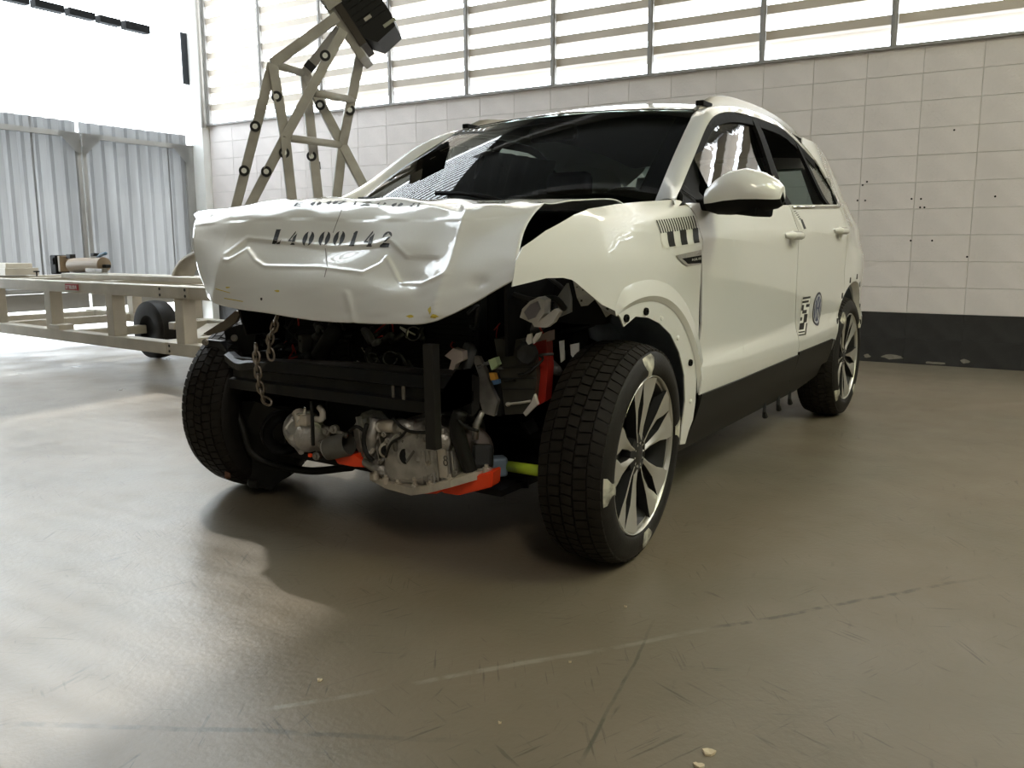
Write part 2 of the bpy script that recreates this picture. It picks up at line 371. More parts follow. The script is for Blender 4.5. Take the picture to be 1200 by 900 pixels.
def build_back_wall():
    bm = bmesh.new(); box(bm, wp(0.0, -0.0995, 1.2), (14.6, 0.19, 2.4), AXW)
    w = obj('wall_back', bm, M_JOINT); tag(w, 'white painted concrete block wall with black painted base and louvres above', kind='structure')
    # each block its own piece, sharing one mesh per paint
    meshes = {}
    for key, m in (('w', M_BLOCK), ('k', M_BLOCKDK)):
        bm = bmesh.new(); box(bm, (0, 0, 0), (0.3965, 0.03, 0.1965), AXW, 0.002); bmesh.ops.recalc_face_normals(bm, faces=bm.faces)
        me = bpy.data.meshes.new('concrete_block'); bm.to_mesh(me); bm.free(); me.materials.append(m); meshes[key] = me
    n = 0
    for r in range(12):
        for k in range(-21, 8):
            s = 0.933-0.2+0.4*k
            if s < SL+0.1: continue
            o = bpy.data.objects.new('concrete_block', meshes['k' if r < 2 else 'w']); COL.objects.link(o); o.parent = w
            o.location = wp(s, 0.0008*math.sin(n*7.3)-0.014, 0.1+0.2*r); n += 1
    bm = bmesh.new(); box(bm, wp(0.0, -0.0115, 0.2), (14.58, 0.02, 0.4), AXW)
    obj('base_joint', bm, M_JOINTDK, w)
    # chipped plaster patches on the black base
    for (x, y, a, b_) in ((1044, 418, 0.10, 0.022), (1016, 417, 0.03, 0.018), (1095, 426, 0.10, 0.012), (1130, 424, 0.04, 0.018)):
        P = at(x, y, x=-5.07); s = P@DW; z = max(P[2], 0.02); c = []
        for i in range(11):
            t = 2*PI*i/11; c.append(wp(s+a*math.cos(t)*random.uniform(.6, 1.1), 0.0045, z+b_*math.sin(t)*random.uniform(.6, 1.1)))
        bm = bmesh.new(); add(bm, c, [tuple(range(11))]); bmesh.ops.solidify(bm, geom=bm.faces[:], thickness=0.003)
        obj('chipped_paint', bm, mat('bare_plaster', (0.42, 0.38, 0.31), 0.9, var=0.3, vscale=30), w)
    for (x, y) in ((1016, 213), (1011, 217), (1068, 233), (1079, 233), (1078, 243), (1083, 243), (1166, 230), (1067, 282), (1092, 282), (1133, 301), (1005, 235), (1014, 235), (1118, 152)):
        P = at(x, y, x=-5.07); bm = bmesh.new(); lathe(bm, [(0.0075, 0), (0.0065, 0.002)], 8, wp(P@DW, 0.0015, P[2]), -NW, True)
        obj('screw_hole', bm, M_TRIM, w)
    # louvre band
    lv = empty('louvre_window', tuple(wp(0, 0, 2.4))); tag(lv, 'band of white louvre blades in grey frames above the block wall', kind='structure')
    lv.name = 'window_1'
    inv = -V(*lv.location)
    def lpart(name, bm, m):
        bmesh.ops.translate(bm, verts=bm.verts, vec=tuple(inv)); return obj(name, bm, m, lv)
    Mu = [-7.05, -6.112, -5.163, -4.186, -3.213, -2.233, -1.265, -0.284, 0.712, 1.69, 2.67, 3.65, 4.63, 5.61, 6.59, 7.3]
    TOP = 4.7
    bm = bmesh.new(); box(bm, wp(0.1, 0.0, 2.408), (14.4, 0.07, 0.022), AXW); lpart('sill_rail', bm, M_FRAME)
    for s in Mu:
        bm = bmesh.new(); box(bm, wp(s, 0.0, (2.4+TOP)/2), (0.045, 0.05, TOP-2.4), AXW); box(bm, wp(s, 0.025, (2.4+TOP)/2), (0.02, 0.02, TOP-2.4), AXW)
        lpart('mullion', bm, M_FRAME)
    for i in range(len(Mu)-1):
        a, b_ = Mu[i]+0.024, Mu[i+1]-0.024; z = 2.58
        while z < TOP-0.1:
            # vertical inner lip, then the sheet falling away outwards
            prof = [(0.0, z+0.072), (0.0, z), (-0.05, z-0.012), (-0.13, z-0.048), (-0.132, z-0.044), (-0.05, z-0.008), (-0.004, z+0.004), (-0.004, z+0.072)]
            vs = [wp(a, t, zz) for t, zz in prof]+[wp(b_, t, zz) for t, zz in prof]; k = len(prof)
            bm = bmesh.new(); add(bm, vs, [(j, (j+1) % k, k+(j+1) % k, k+j) for j in range(k)]+[tuple(range(k))[::-1], tuple(range(k, 2*k))])
            lpart('louvre_blade', bm, M_LOUVRE); z += 0.2
    # wall above the louvres up to the roof
    bm = bmesh.new(); box(bm, wp(0.1, -0.1, 5.1), (14.8, 0.15, 0.8), AXW); obj('upper_wall', bm, M_PLAIN, w)
build_back_wall()

def build_left_side():
    # corner column and the white pipe on it
    bm = bmesh.new(); box(bm, wp(-7.19, 0.02, 2.75), (0.22, 0.16, 5.5), AXW)
    c = obj('trim_1', bm, mat('white_column', (0.82, 0.82, 0.80), 0.7)); tag(c, 'white painted corner column beside the gate', kind='structure')
    bm = bmesh.new(); tube(bm, [wp(-7.05, 0.10, 2.37), wp(-7.05, 0.10, 5.4)], 0.028, 10)
    obj('conduit_pipe', bm, mat('grey_conduit', (0.42, 0.40, 0.37), 0.45), c, True)
    # two gate leaves of corrugated sheet
    def corr(t0, t1, z0, z1, s=SL, pitch=0.15, dep=0.032):
        bm = bmesh.new(); pr = []; t = t0; k = math.floor(t0/pitch)*pitch
        while k < t1+pitch:
            for dt, dd in ((0, 0), (0.075, 0), (0.095, 1), (0.13, 1)):
                if t0 <= k+dt <= t1: pr.append((k+dt, dd*dep))
            k += pitch
        pr = [(t0, pr[0][1])]+pr+[(t1, pr[-1][1])]
        grid(bm, [[wp(s-d, t, z) for t, d in pr] for z in (z0, z1)])
        bmesh.ops.solidify(bm, geom=bm.faces[:], thickness=0.002)
        return bm
    def leaf(t0, t1, cuts, label, gus):
        g = empty('corrugated_gate', tuple(wp(SL, (t0+t1)/2, 0.25))); tag(g, label, 'gate', 'corrugated metal gate leaves'); iv = -V(*g.location)
        def part(n, bm, m):
            bmesh.ops.translate(bm, verts=bm.verts, vec=tuple(iv)); return obj(n, bm, m, g)
        cs = [t0]+cuts+[t1]
        for i in range(len(cs)-1):
            part('corrugated_sheet', corr(cs[i]-(0.012 if i else -0.003), cs[i+1]+(0.012 if i < len(cs)-2 else -0.003), 0.45, 2.29, SL-0.002*i), M_GATE)
        for z, h in ((2.14, 0.055), (0.47, 0.05)):
            bm = bmesh.new()
            off = 0.022 if z != 1.25 else -0.06
            box(bm, wp(SL+off, (t0+t1)/2, z), (0.04, t1-t0-0.02, h), AXW); part('rail', bm, M_GATEFRAME)
        for t in (t0+0.025, t1-0.025):
            bm = bmesh.new(); box(bm, wp(SL+0.02, t, 1.27), (0.036, 0.045, 1.7), AXW); part('stile', bm, M_GATEFRAME)
        bm = bmesh.new(); box(bm, wp(SL-0.02, (t0+t1)/2, 0.35), (0.02, t1-t0-0.02, 0.18), AXW); part('kick_plate', bm, M_GATEFRAME)
        for (t, sg) in gus:
            vs = [wp(SL+0.047, t, 2.165), wp(SL+0.047, t+sg*0.24, 2.165), wp(SL+0.047, t+sg*0.24, 2.13), wp(SL+0.047, t+sg*0.03, 1.93), wp(SL+0.047, t, 1.93)]
            bm = bmesh.new(); add(bm, vs, [(0, 1, 2, 3, 4)]); bmesh.ops.solidify(bm, geom=bm.faces[:], thickness=0.006); part('gusset_plate', bm, M_GATEFRAME)
    leaf(0.17, 1.57, [0.42, 1.04], 'grey corrugated metal gate leaf nearest the block wall', ((0.17, 1), (1.57, -1)))
    leaf(1.585, 3.1, [2.10, 2.6], 'grey corrugated metal gate leaf at left edge of the picture', ((1.585, 1), (3.1, -1)))
    h = empty('gate_hinge_column'); h.name = 'trim_2'; tag(h, 'grey steel gate post beside the white corner column', kind='structure')
    bm = bmesh.new(); box(bm, wp(SL-0.02, 0.11, 1.08), (0.10, 0.16, 2.16), AXW); obj('post', bm, M_GATEFRAME, h)
    bm = bmesh.new(); box(bm, wp(SL-0.02, 0.09, 2.165), (0.13, 0.13, 0.012), AXW); obj('cap_plate', bm, M_FRAME, h)
    bm = bmesh.new(); box(bm, wp(SL-0.1, 0.16, 2.26), (0.05, 0.05, 0.09), AXW); obj('wood_peg', bm, mat('pale_wood', (0.45, 0.30, 0.2), 0.7), h)
    for z in (2.06, 1.35):
        bm = bmesh.new(); tube(bm, [wp(SL+0.055, 1.578, z-0.04), wp(SL+0.055, 1.578, z+0.04)], 0.012, 8); obj('hinge', bm, M_FRAME, h)
    # plastic tarp above the gate, its wrinkles real folds
    bm = bmesh.new(); rows = []
    for i in range(41):
        z = 1.9+(3.44-1.9)*i/40; row = []
        for j in range(90):
            t = 0.2+3.4*j/89; a = max(0, min(1, (t-1.15)/0.9))
            d = 0.02*math.sin(2.3*t+1)+a*(0.035*math.sin(9*t+4*z)+0.02*math.sin(17*t-11*z+2*math.sin(3*z))+0.012*math.sin(31*t+23*z))
            row.append(wp(SL-0.30+d, t, z))
        rows.append(row)
    grid(bm, rows); o = obj('plastic_tarp', bm, M_TARP, None, True); tag(o, 'sagging white plastic tarp hung behind the gate top', 'tarp')
    # white panel wall over the tarp with a row of open vents under its eave
    p = empty('wall_left'); tag(p, 'white upper side wall with dark open vents above the tarp', kind='structure')
    bm = bmesh.new(); box(bm, wp(SL-0.16, 1.9, 4.5), (0.03, 3.7, 1.9), AXW); obj('panel', bm, M_TARPWALL, p)
    ts = [0.42, 0.80, 1.12, 1.48, 1.86, 2.28, 2.7, 3.1]
    for i in range(len(ts)-1):
        bm = bmesh.new(); box(bm, wp(SL-0.22, (ts[i]+ts[i+1])/2, 3.485), (0.10, ts[i+1]-ts[i]-0.06, 0.075 if i else 0.09), AXW)
        obj('vent_opening', bm, M_TRIM, p)
    bm = bmesh.new(); box(bm, wp(SL+0.03, 0.135, 3.19), (0.02, 0.095, 0.60), AXW); obj('dark_strip', bm, mat('dark_grey_cloth', (0.02, 0.022, 0.026), 0.8), p)
    bm = bmesh.new(); box(bm, wp(SL-0.24, 0.1, 3.2), (0.02, 0.35, 2.2), AXW); obj('return_panel', bm, M_TARPWALL, p)
    bm = bmesh.new(); box(bm, wp(SL-0.1, 9.35, 2.75), (0.15, 11.3, 5.5), AXW); obj('end_panel', bm, M_PLAIN, p)
build_left_side()

def build_rest_of_hall():
    bm = bmesh.new(); box(bm, wp(7.4, 7.3, 2.75), (0.15, 15, 5.5), AXW); o = obj('wall_right', bm, M_PLAIN); tag(o, 'plain beige hall wall far to the right', kind='structure')
    bm = bmesh.new(); box(bm, wp(0, 14.8, 2.75), (15, 0.15, 5.5), AXW); o = obj('wall_front', bm, M_PLAIN); tag(o, 'plain beige hall wall behind the photographer', kind='structure')
    # roof of ribbed sheets with rows of rooflights left open to the sky
    c = empty('ceiling'); tag(c, 'dark ribbed sheet roof with rows of rooflights', kind='structure')
    holes = [(4.2, 5.2)]; ss = [-4.2]+[v for h in holes for v in h]+[7.8]
    for i in range(0, len(ss), 2):
        bm = bmesh.new(); box(bm, wp((ss[i]+ss[i+1])/2, 7.3, 5.55), (ss[i+1]-ss[i], 15.4, 0.05), AXW); obj('roof_sheet', bm, M_CEIL, c)
    bm = bmesh.new(); box(bm, wp(-6.0, 10.0, 5.55), (3.6, 10.2, 0.05), AXW); obj('roof_sheet', bm, M_CEIL, c)
    for k in range(44):
        bm = bmesh.new(); box(bm, wp(-5.75, 0.12+k*0.11, 5.55), (3.2, 0.045, 0.02), AXW); obj('light_slat', bm, M_FRAME, c)  # unseen slats added to stripe the sky reflections and cut daylight
    for h in holes:
        for k in range(7):
            t = 0.3+k*2.2
            bm = bmesh.new(); box(bm, wp((h[0]+h[1])/2, t+0.4, 5.55), (h[1]-h[0], 1.0, 0.05), AXW); obj('roof_sheet', bm, M_CEIL, c)
    for k in range(8):
        bm = bmesh.new(); box(bm, wp(1.8, 0.8+k*1.9, 5.4), (12, 0.08, 0.2), AXW); obj('purlin', bm, M_FRAME, c)
build_rest_of_hall()

# ================================================================== THE CAR
car = empty('car'); tag(car, 'white crash-tested compact SUV with crumpled bonnet and stripped front end', 'car')
_pz = [0.20, 0.30, 0.37, 0.44, 0.50, 0.535, 0.57, 0.66, 0.80, 0.90, 0.945, 0.97, 1.03]
_py = [0.775, 0.815, 0.845, 0.866, 0.874, 0.870, 0.858, 0.862, 0.872, 0.880, 0.884, 0.876, 0.858]
_prof_front = pchip(_pz+[1.075, 1.095, 1.13, 1.25, 1.38, 1.43, 1.48, 1.55], _py+[0.838, 0.800, 0.768, 0.726, 0.682, 0.658, 0.610, 0.50])
_prof_rear = pchip(_pz+[1.075, 1.10, 1.14, 1.25, 1.38, 1.43, 1.48, 1.55], _py+[0.842, 0.822, 0.802, 0.752, 0.690, 0.660, 0.610, 0.50])
def _prof(z, x=-2.0):
    k = max(0.0, min(1.0, (-0.65-x)/0.9))
    return _prof_front(z)*(1-k)+_prof_rear(z)*k
_plan = pchip([-3.45, -3.35, -3.2, -3.0, -2.6, -1.4, -0.3, 0.1, 0.35, 0.6, 0.8], [0.30, 0.17, 0.09, 0.035, 0.0, 0.0, 0.0, 0.012, 0.045, 0.11, 0.2])
_tuck = pchip([0.8, 0.88, 0.93, 1.04, 1.14, 1.28, 1.40, 1.5], [0, 0.012, 0.035, 0.062, 0.085, 0.074, 0.064, 0.05])
def yb(x, z):
    lift = 0.030*max(0, min(1, (z-0.5)/0.4))*(-x-0.45)
    lift = max(-0.02, min(0.075, lift))
    k = max(0.0, min(1.0, (-2.25-x)/0.55)); k = k*k*(3-2*k)
    return _prof(z-lift, x)-_plan(x)-k*_tuck(z)
_fz = pchip([0.2, 0.40, 0.70, 0.86, 0.95, 1.0, 1.04, 1.07, 1.10], [0.83, 0.852, 0.868, 0.868, 0.855, 0.835, 0.80, 0.755, 0.70])
_fx = pchip([-0.6, -0.2, 0.0, 0.15, 0.35, 0.5, 0.62], [0.0, 0.0, 0.004, 0.015, 0.065, 0.13, 0.21])
def yf(x, z):
    # flare around the wheel arch stands a little proud
    r = math.hypot(x, z-0.33); s1 = max(0, min(1, (0.50-r)/0.025)); s2 = max(0, min(1, (0.456-r)/0.012))
    y = _fz(z)-_fx(x); w = max(0, min(1, (-0.02-x)/0.34)); w = w*w*(3-2*w)*max(0, min(1, (z-0.55)/0.3))
    return y*(1-w)+yb(x, z)*w
def pxs(surf, pts, y0=0.85):
    out = []
    for q in pts:
        P = hit(q[0], q[1], surf, y0); out.append((P[0], P[2]))
    return out
def arc(cx, cz, r, a0, a1, n):
    return [(cx+r*math.cos(math.radians(a0+(a1-a0)*i/n)), cz+r*math.sin(math.radians(a0+(a1-a0)*i/n))) for i in range(n+1)]
def flipped(o, name=None):
    """the same panel for the other side of the car"""
    me = o.data.copy()
    for v in me.vertices: v.co.y *= -1
    me.flip_normals()
    q = bpy.data.objects.new(o.name.split('.')[0], me); COL.objects.link(q); q.parent = o.parent
    return q

# ---- doors (outlines measured in x, z along the flank)
fd = pxs(yb, [(820, 463), (821.5, 430), (822.5, 380), (823, 330), (823, 300), (821.5, 274), (817, 255), (811, 245), (803, 238)])+[(-0.50, 1.062), (-0.80, 1.070), (-1.20, 1.082), (-1.40, 1.088),
      (-1.43, 1.00), (-1.46, 0.90), (-1.50, 0.75), (-1.54, 0.60), (-1.57, 0.452), (-1.2, 0.447), (-0.8, 0.442)]
front_door = sharp(obj('front_door', sheet_xz(fd, yb, 0.035, 0.006), M_PAINT, car), 30)
rd = [(-1.578, 0.452), (-1.548, 0.60), (-1.508, 0.75), (-1.468, 0.90), (-1.438, 1.00), (-1.408, 1.090), (-1.75, 1.103), (-2.10, 1.117), (-2.235, 1.122), (-2.30, 1.06), (-2.345, 0.95),
      (-2.36, 0.80)]+arc(-2.64, 0.335, 0.43, 58, 17, 6)+[(-2.02, 0.456), (-1.8, 0.454)]
rear_door = sharp(obj('rear_door', sheet_xz(rd, yb, 0.035, 0.006), M_PAINT, car), 30)
for d in (front_door, rear_door): sharp(flipped(d), 30)
# black cladding along the door feet and the sill below
for nm, pl in (('door_cladding', [(-0.43, 0.44), (-0.8, 0.441), (-1.2, 0.446), (-1.57, 0.451), (-1.60, 0.33), (-1.2, 0.322), (-0.45, 0.318)]),
               ('door_cladding', [(-1.575, 0.462), (-1.8, 0.464), (-2.02, 0.466), (-2.17, 0.468), (-2.205, 0.40), (-2.215, 0.345), (-1.60, 0.325)])):
    o = sharp(obj(nm, sheet_xz(pl, lambda x, z: yb(x, z)+0.006, 0.05, 0.012), M_BLACK, car), 30); flipped(o)
bm = sheet_xz([(-0.40, 0.335), (-1.2, 0.335), (-2.22, 0.345), (-2.24, 0.27), (-1.9, 0.235), (-0.42, 0.225)], lambda x, z: yb(x, z)-0.012, 0.06, 0.05)
o = sharp(obj('sill', bm, M_BLACK, car), 30); flipped(o)
# torn sill clips hanging under the rear door
for x in (-1.42, -1.62, -1.80):
    bm = bmesh.new(); tube(bm, [(x, 0.78, 0.26), (x+0.02, 0.785, 0.215), (x+0.005, 0.785, 0.19)], [0.006, 0.008, 0.012], 6); obj('sill_clip', bm, M_BLACK, car)

# ---- rear quarter, roof, pillars: one shell
shell = bmesh.new()
def addto(bm_src):
    me = bpy.data.meshes.new('tmp'); bm_src.to_mesh(me); bm_src.free(); shell.from_mesh(me); bpy.data.meshes.remove(me)
ra = arc(-2.60, 0.345, 0.405, 158, -2, 22)
q_out = [(-2.165, 0.475)]+[(-2.36, 0.80), (-2.352, 0.95), (-2.308, 1.06), (-2.245, 1.124)]
qu = arc(-2.64, 0.335, 0.426, 17, 58, 6)+[(-2.367, 0.80), (-2.352, 0.95), (-2.307, 1.06), (-2.243, 1.124)]
qu += [(-2.32, 1.155), (-2.33, 1.20), (-2.22, 1.34), (-2.10, 1.41), (-2.15, 1.445), (-2.55, 1.44), (-2.76, 1.41), (-2.90, 1.31), (-3.04, 1.15), (-3.18, 1.00), (-3.27, 0.85), (-3.30, 0.60), (-3.28, 0.40)]
qu += arc(-2.64, 0.335, 0.40, 176, 17, 24)
addto(sheet_xz(qu, yb, 0.035, 0.006))
# window line (outer edge of pillar and cantrail) traced on the flank, and its partner along windscreen and roof edge
def ws_edge(t): return V(-0.40-0.62*t, 0.700-0.120*t, 1.065+0.374*t+0.012*math.sin(PI*t))
wl_px = [(790, 236), (798, 220), (806, 201), (816, 177), (824, 157), (830.5, 144), (839, 134.5), (853, 131), (870, 133), (895, 141), (920, 153), (955, 188)]
wl = [V(*(lambda P: (P[0], yb(P[0], P[2]), P[2]))(hit(x, y, yb, 0.7))) for x, y in wl_px]
WINLINE = wl
roof_y = pchip([-2.9, -2.6, -2.0, -1.5, -1.0], [0.50, 0.545, 0.575, 0.585, 0.580])
roof_z = pchip([-2.95, -2.8, -2.4, -1.9, -1.5, -1.2, -1.0], [1.42, 1.445, 1.492, 1.514, 1.506, 1.478, 1.436])
inner = [ws_edge(t) for t in (0.0, 0.22, 0.45, 0.72, 0.86, 0.95)]
inner += [V(x, roof_y(x), roof_z(x)) for x in (-1.08, -1.25, -1.5, -1.75, -2.0, -2.2)]
rows = []
for a, b in zip(inner, wl):
    m_ = (a+b)/2; nrm = V(0.25, 0.75, 0.6) if a[0] > -1.05 else V(0, 0.6, 0.75)
    rows.append([a+(b-a)*t+nrm*0.016*math.sin(PI*t) for t in (0, .2, .4, .6, .8, 1)])
rows = [[np.asarray(c) for c in r] for r in rows]
cols = [spline([r[j] for r in rows], 4) for j in range(6)]
b2 = bmesh.new(); grid(b2, [[cols[j][i] for j in range(6)] for i in range(len(cols[0]))]); bmesh.ops.recalc_face_normals(b2, faces=b2.faces)
solid(b2, 0.012); addto(b2)
# rear cantrail closing to the quarter
b2 = bmesh.new()
grid(b2, [[inner[-1], (inner[-1]+wl[-1])/2+V(0, .02, .02), wl[-1]],
          [V(-2.5, roof_y(-2.5), roof_z(-2.5)), V(-2.42, 0.60, 1.452), V(-2.40, yb(-2.4, 1.40), 1.40)],
          [V(-2.78, roof_y(-2.78), roof_z(-2.78)), V(-2.76, 0.57, 1.425), V(-2.72, yb(-2.72, 1.40), 1.39)],
          [V(-2.92, 0.50, 1.42), V(-2.93, 0.54, 1.38), V(-2.95, yb(-2.95, 1.30), 1.30)]]); addto(b2)
# roof skin
b2 = bmesh.new(); P = []
for i in range(21):
    t = i/20; row = []
    for j in range(25):
        u = -1+2*j/24; x0 = -1.02+0.075*(1-u*u); x = x0+(-2.93-x0)*t; e = roof_y(x)
        row.append(V(x, u*e, roof_z(x)+(0.022+0.030*min(1, t*5))*(1-abs(u)**2.2)))
    P.append(row)
grid(b2, P, True); addto(b2)
mirror_src = shell
# mirrored side
half = bmesh.new(); me_ = bpy.data.meshes.new('tmp'); shell.to_mesh(me_); half.from_mesh(me_); bpy.data.meshes.remove(me_)
for v in half.verts: v.co.y *= -1
bmesh.ops.reverse_faces(half, faces=half.faces[:]); addto(half)
# tail
b2 = bmesh.new(); P = []
for z, x in ((0.36, -3.28), (0.5, -3.31), (0.7, -3.31), (0.85, -3.27), (1.0, -3.19), (1.09, -3.13)):
    y = yb(x, z); P.append([V(x-0.10*(1-abs(u)**2.5), u*y, z) for u in [-1+2*j/16 for j in range(17)]])
grid(b2, P); addto(b2)
b2 = bmesh.new()
for sgn in (-1, 1):
    grid(b2, [[V(-3.13, sgn*yb(-3.13, 1.09), 1.09), V(-3.15, sgn*0.52, 1.09)], [V(-2.94, sgn*0.57, 1.36), V(-2.96, sgn*0.46, 1.36)]])
grid(b2, [[V(-2.93, u*0.56, 1.42+0.03*(1-u*u)) for u in np.linspace(-1, 1, 9)], [V(-3.02, u*0.55, 1.36) for u in np.linspace(-1, 1, 9)]]); addto(b2)
body = sharp(obj('body_shell', shell, M_PAINT, car, recalc=False), 32)
b2 = bmesh.new(); grid(b2, [[V(-3.16-0.06*(1-u*u), u*0.56, 1.09) for u in np.linspace(-1, 1, 9)], [V(-2.97-0.04*(1-u*u), u*0.47, 1.37) for u in np.linspace(-1, 1, 9)]])
obj('rear_window', b2, M_SIDEGLASS, car, True)
# rear arch: inner lip, dark liner, clip holes
b2 = bmesh.new(); A = [arc(-2.64, 0.335, r, 176, 10, 24) for r in (0.40, 0.380)]
grid(b2, [[V(x, yb(x, z)-0.002, z) for x, z in A[0]], [V(x, yb(x, z)-0.03, z) for x, z in A[1]]]); o = obj('arch_lip', b2, M_PAINT, car, True)
for t in (30, 52, 74, 96, 118, 145):
    x, z = arc(-2.64, 0.335, 0.425, t, t, 1)[0]; b2 = bmesh.new(); box(b2, (x, yb(x, z)+0.001, z), (0.016, 0.004, 0.028)); obj('clip_hole', b2, M_INK, car)
b2 = bmesh.new(); box(b2, (-3.02, 0.815, 0.50), (0.05, 0.04, 0.06), None, 0.01); obj('torn_bracket', b2, M_BLACK, car)
for sg in (1, -1):
    for cx in (-2.62,):
        b2 = bmesh.new(); A = arc(cx, 0.34, 0.40 if cx < -1 else 0.43, -5, 185, 24)
        y0, y1 = (0.80, 0.50) if cx < -1 else (0.60, 0.46)
        if cx < -1:
            grid(b2, [[V(x, sg*y0, z) for x, z in A], [V(x, sg*y1, z) for x, z in A]]); o = obj('wheel_liner', b2, M_BLUEGREY if cx < -1 else M_DARK, car, True)

# ---- glass and its black surrounds
# windscreen with black border band
b2 = bmesh.new(); P = []
def ws(u, t):
    e = ws_edge(t); x = e[0]+(0.125-0.05*t)*(1-u*u); z = e[2]+0.022*t*(1-abs(u)**2.2)
    return V(x, u*e[1], z)
grid(b2, [[ws(u, t) for u in np.linspace(-1, 1, 25)] for t in np.linspace(0, 1, 15)]); windscreen = obj('windscreen', b2, M_WIND, car, True)
b2 = bmesh.new()
def band(f, us, n=20):
    grid(b2, [[f(s)[0] for s in np.linspace(0, 1, n)], [f(s)[1] for s in np.linspace(0, 1, n)]])
IN = V(-0.006, 0, -0.006)
band(lambda s: (ws(-1, s)+IN, ws(-0.90, s)+IN), None); band(lambda s: (ws(0.90, s)+IN, ws(1, s)+IN), None)
band(lambda s: (ws(-1+2*s, 0.92)+IN, ws(-1+2*s, 1)+IN), None); band(lambda s: (ws(-1+2*s, 0)+IN, ws(-1+2*s, 0.10)+IN), None)
obj('glass_border', b2, M_TRIM, windscreen, True)
b2 = bmesh.new(); tube(b2, [ws(u, 1)+V(0.004, 0, 0.002) for u in np.linspace(-1, 1, 21)], 0.0025, 6); obj('top_seal', b2, M_TRIM, windscreen)
# cowl and wipers
b2 = bmesh.new(); grid(b2, [[ws(u, 0)+V(0.0, 0, 0.0) for u in np.linspace(-1, 1, 21)], [ws(u, 0)+V(0.09, 0, -0.035) for u in np.linspace(-1, 1, 21)], [ws(u, 0)+V(0.10, 0, -0.10) for u in np.linspace(-1, 1, 21)]])
obj('cowl_panel', b2, M_TRIM, car, True)
for u0, u1 in ((-0.35, -0.92), (0.35, -0.22)):
    b2 = bmesh.new(); tube(b2, spline([ws(u0, 0.0)+V(0.03, 0, 0), ws((u0+u1)/2, 0.05)+V(0.025, 0, 0.02), ws(u1, 0.10)+V(0.012, 0, 0.012)], 6), 0.009, 6); obj('wiper', b2, M_TRIM, car)
# side windows: black frame panel with the panes set into it
def yg(x, z): return yb(x, z)-0.006
top = [(P[0], P[2]-0.004) for P in wl]
day = [(-0.46, 1.062)]+top[1:]+[(-2.26, 1.30), (-2.325, 1.20), (-2.245, 1.118), (-1.40, 1.085)]
frame = sharp(obj('window_frame', sheet_xz(day, lambda x, z: yg(x, z)-0.020, 0.05, 0.004), M_TRIM, car), 30)
frame.hide_render = False
bpy.data.objects.remove(frame)
def topz(x):
    xs = [q[0] for q in top][::-1]; zs = [q[1] for q in top][::-1]
    return float(np.interp(x, xs, zs))
def pane(name, poly, m):
    A = np.array([[1, x, z, z*z] for x, z in poly]); c = np.linalg.lstsq(A, np.array([yg(x, z)-0.008 for x, z in poly]), rcond=None)[0]
    o = obj(name, sheet_xz(poly, lambda x, z: c[0]+c[1]*x+c[2]*z+c[3]*z*z, 0.05), m, car, True); flipped(o); return o
def frame_strip(pts, w, name='window_trim'):
    """satin black strip following pts (x, z) on the flank, w wide towards the left of travel"""
    b3 = bmesh.new(); n = len(pts); A = []; B = []
    for i in range(n):
        d = V(*pts[min(i+1, n-1)])-V(*pts[max(i-1, 0)]); d /= np.linalg.norm(d); nn = V(-d[1], d[0])*w
        x, z = pts[i]; A.append(V(x, yg(x, z)+0.004, z)); x2, z2 = x+nn[0], z+nn[1]; B.append(V(x2, yg(x2, z2)-0.004, z2))
    grid(b3, [A, B]); bmesh.ops.recalc_face_normals(b3, faces=b3.faces)
    for f in b3.faces:
        if f.normal.y < 0: f.normal_flip()
    solid(b3, 0.012); o = obj(name, b3, M_TRIM, car); flipped(o); return o
wtop = [tuple(q) for q in [(c[0], c[2]) for c in spline([V(x, 0, z) for x, z in top], 3)]]
pane('front_side_window', [(-0.62, 1.072)]+[q for q in wtop if -1.44 < q[0] < -0.62]+[(-1.44, topz(-1.44)), (-1.38, 1.088)], M_SIDEGLASS)
pane('rear_side_window', [(-1.46, 1.090), (-1.52, topz(-1.52))]+[q for q in wtop if -1.98 < q[0] < -1.52]+[(-1.98, topz(-1.98)), (-2.08, 1.112)], M_SIDEGLASS) if False else None
pane('quarter_window', [(-2.115, 1.113), (-2.02, topz(-2.02)-0.01)]+[q for q in wtop if q[0] < -2.02]+[(-2.27, 1.27), (-2.31, 1.195), (-2.24, 1.125)], mat('dark_quarter_glass', (0.12, 0.125, 0.12), 0.08))
frame_strip([q for q in wtop][3:], 0.036)                                  # along the top of the windows
frame_strip([(-0.455, 1.060), (-0.8, 1.068), (-1.2, 1.080), (-1.42, 1.087)][::-1], -0.034, 'belt_seal')
frame_strip([(-1.42, 1.088), (-1.8, 1.103), (-2.24, 1.120)][::-1], -0.022, 'belt_seal')
for pl in ([(-1.375, 1.083), (-1.46, topz(-1.46)-0.0), (-1.53, topz(-1.53)), (-1.455, 1.086)], [(-2.07, 1.108), (-1.99, topz(-1.99)), (-2.03, topz(-2.03)), (-2.12, 1.110)],
           pxs(yb, [(799, 240), (798, 224), (806, 204), (816, 179), (819, 186), (822, 214), (824, 240)], 0.8), [(-2.235, 1.115), (-2.32, 1.195), (-2.26, 1.30), (-2.17, topz(-2.17)), (-2.20, topz(-2.2)+.0), (-2.30, 1.27), (-2.345, 1.19), (-2.25, 1.11)]):
    o = sharp(obj('window_pillar', sheet_xz(pl, lambda x, z: yg(x, z)+0.002, 0.05, 0.015), M_TRIM, car), 30); flipped(o)
# bright strip under the rear window corner
b2 = bmesh.new(); tube(b2, [(x, yb(x, z)+0.004, z) for x, z in ((-1.43, 1.080), (-1.8, 1.095), (-2.18, 1.109), (-2.26, 1.116), (-2.335, 1.180))], 0.006, 6); obj('bright_strip', b2, M_CHROME, car, True)
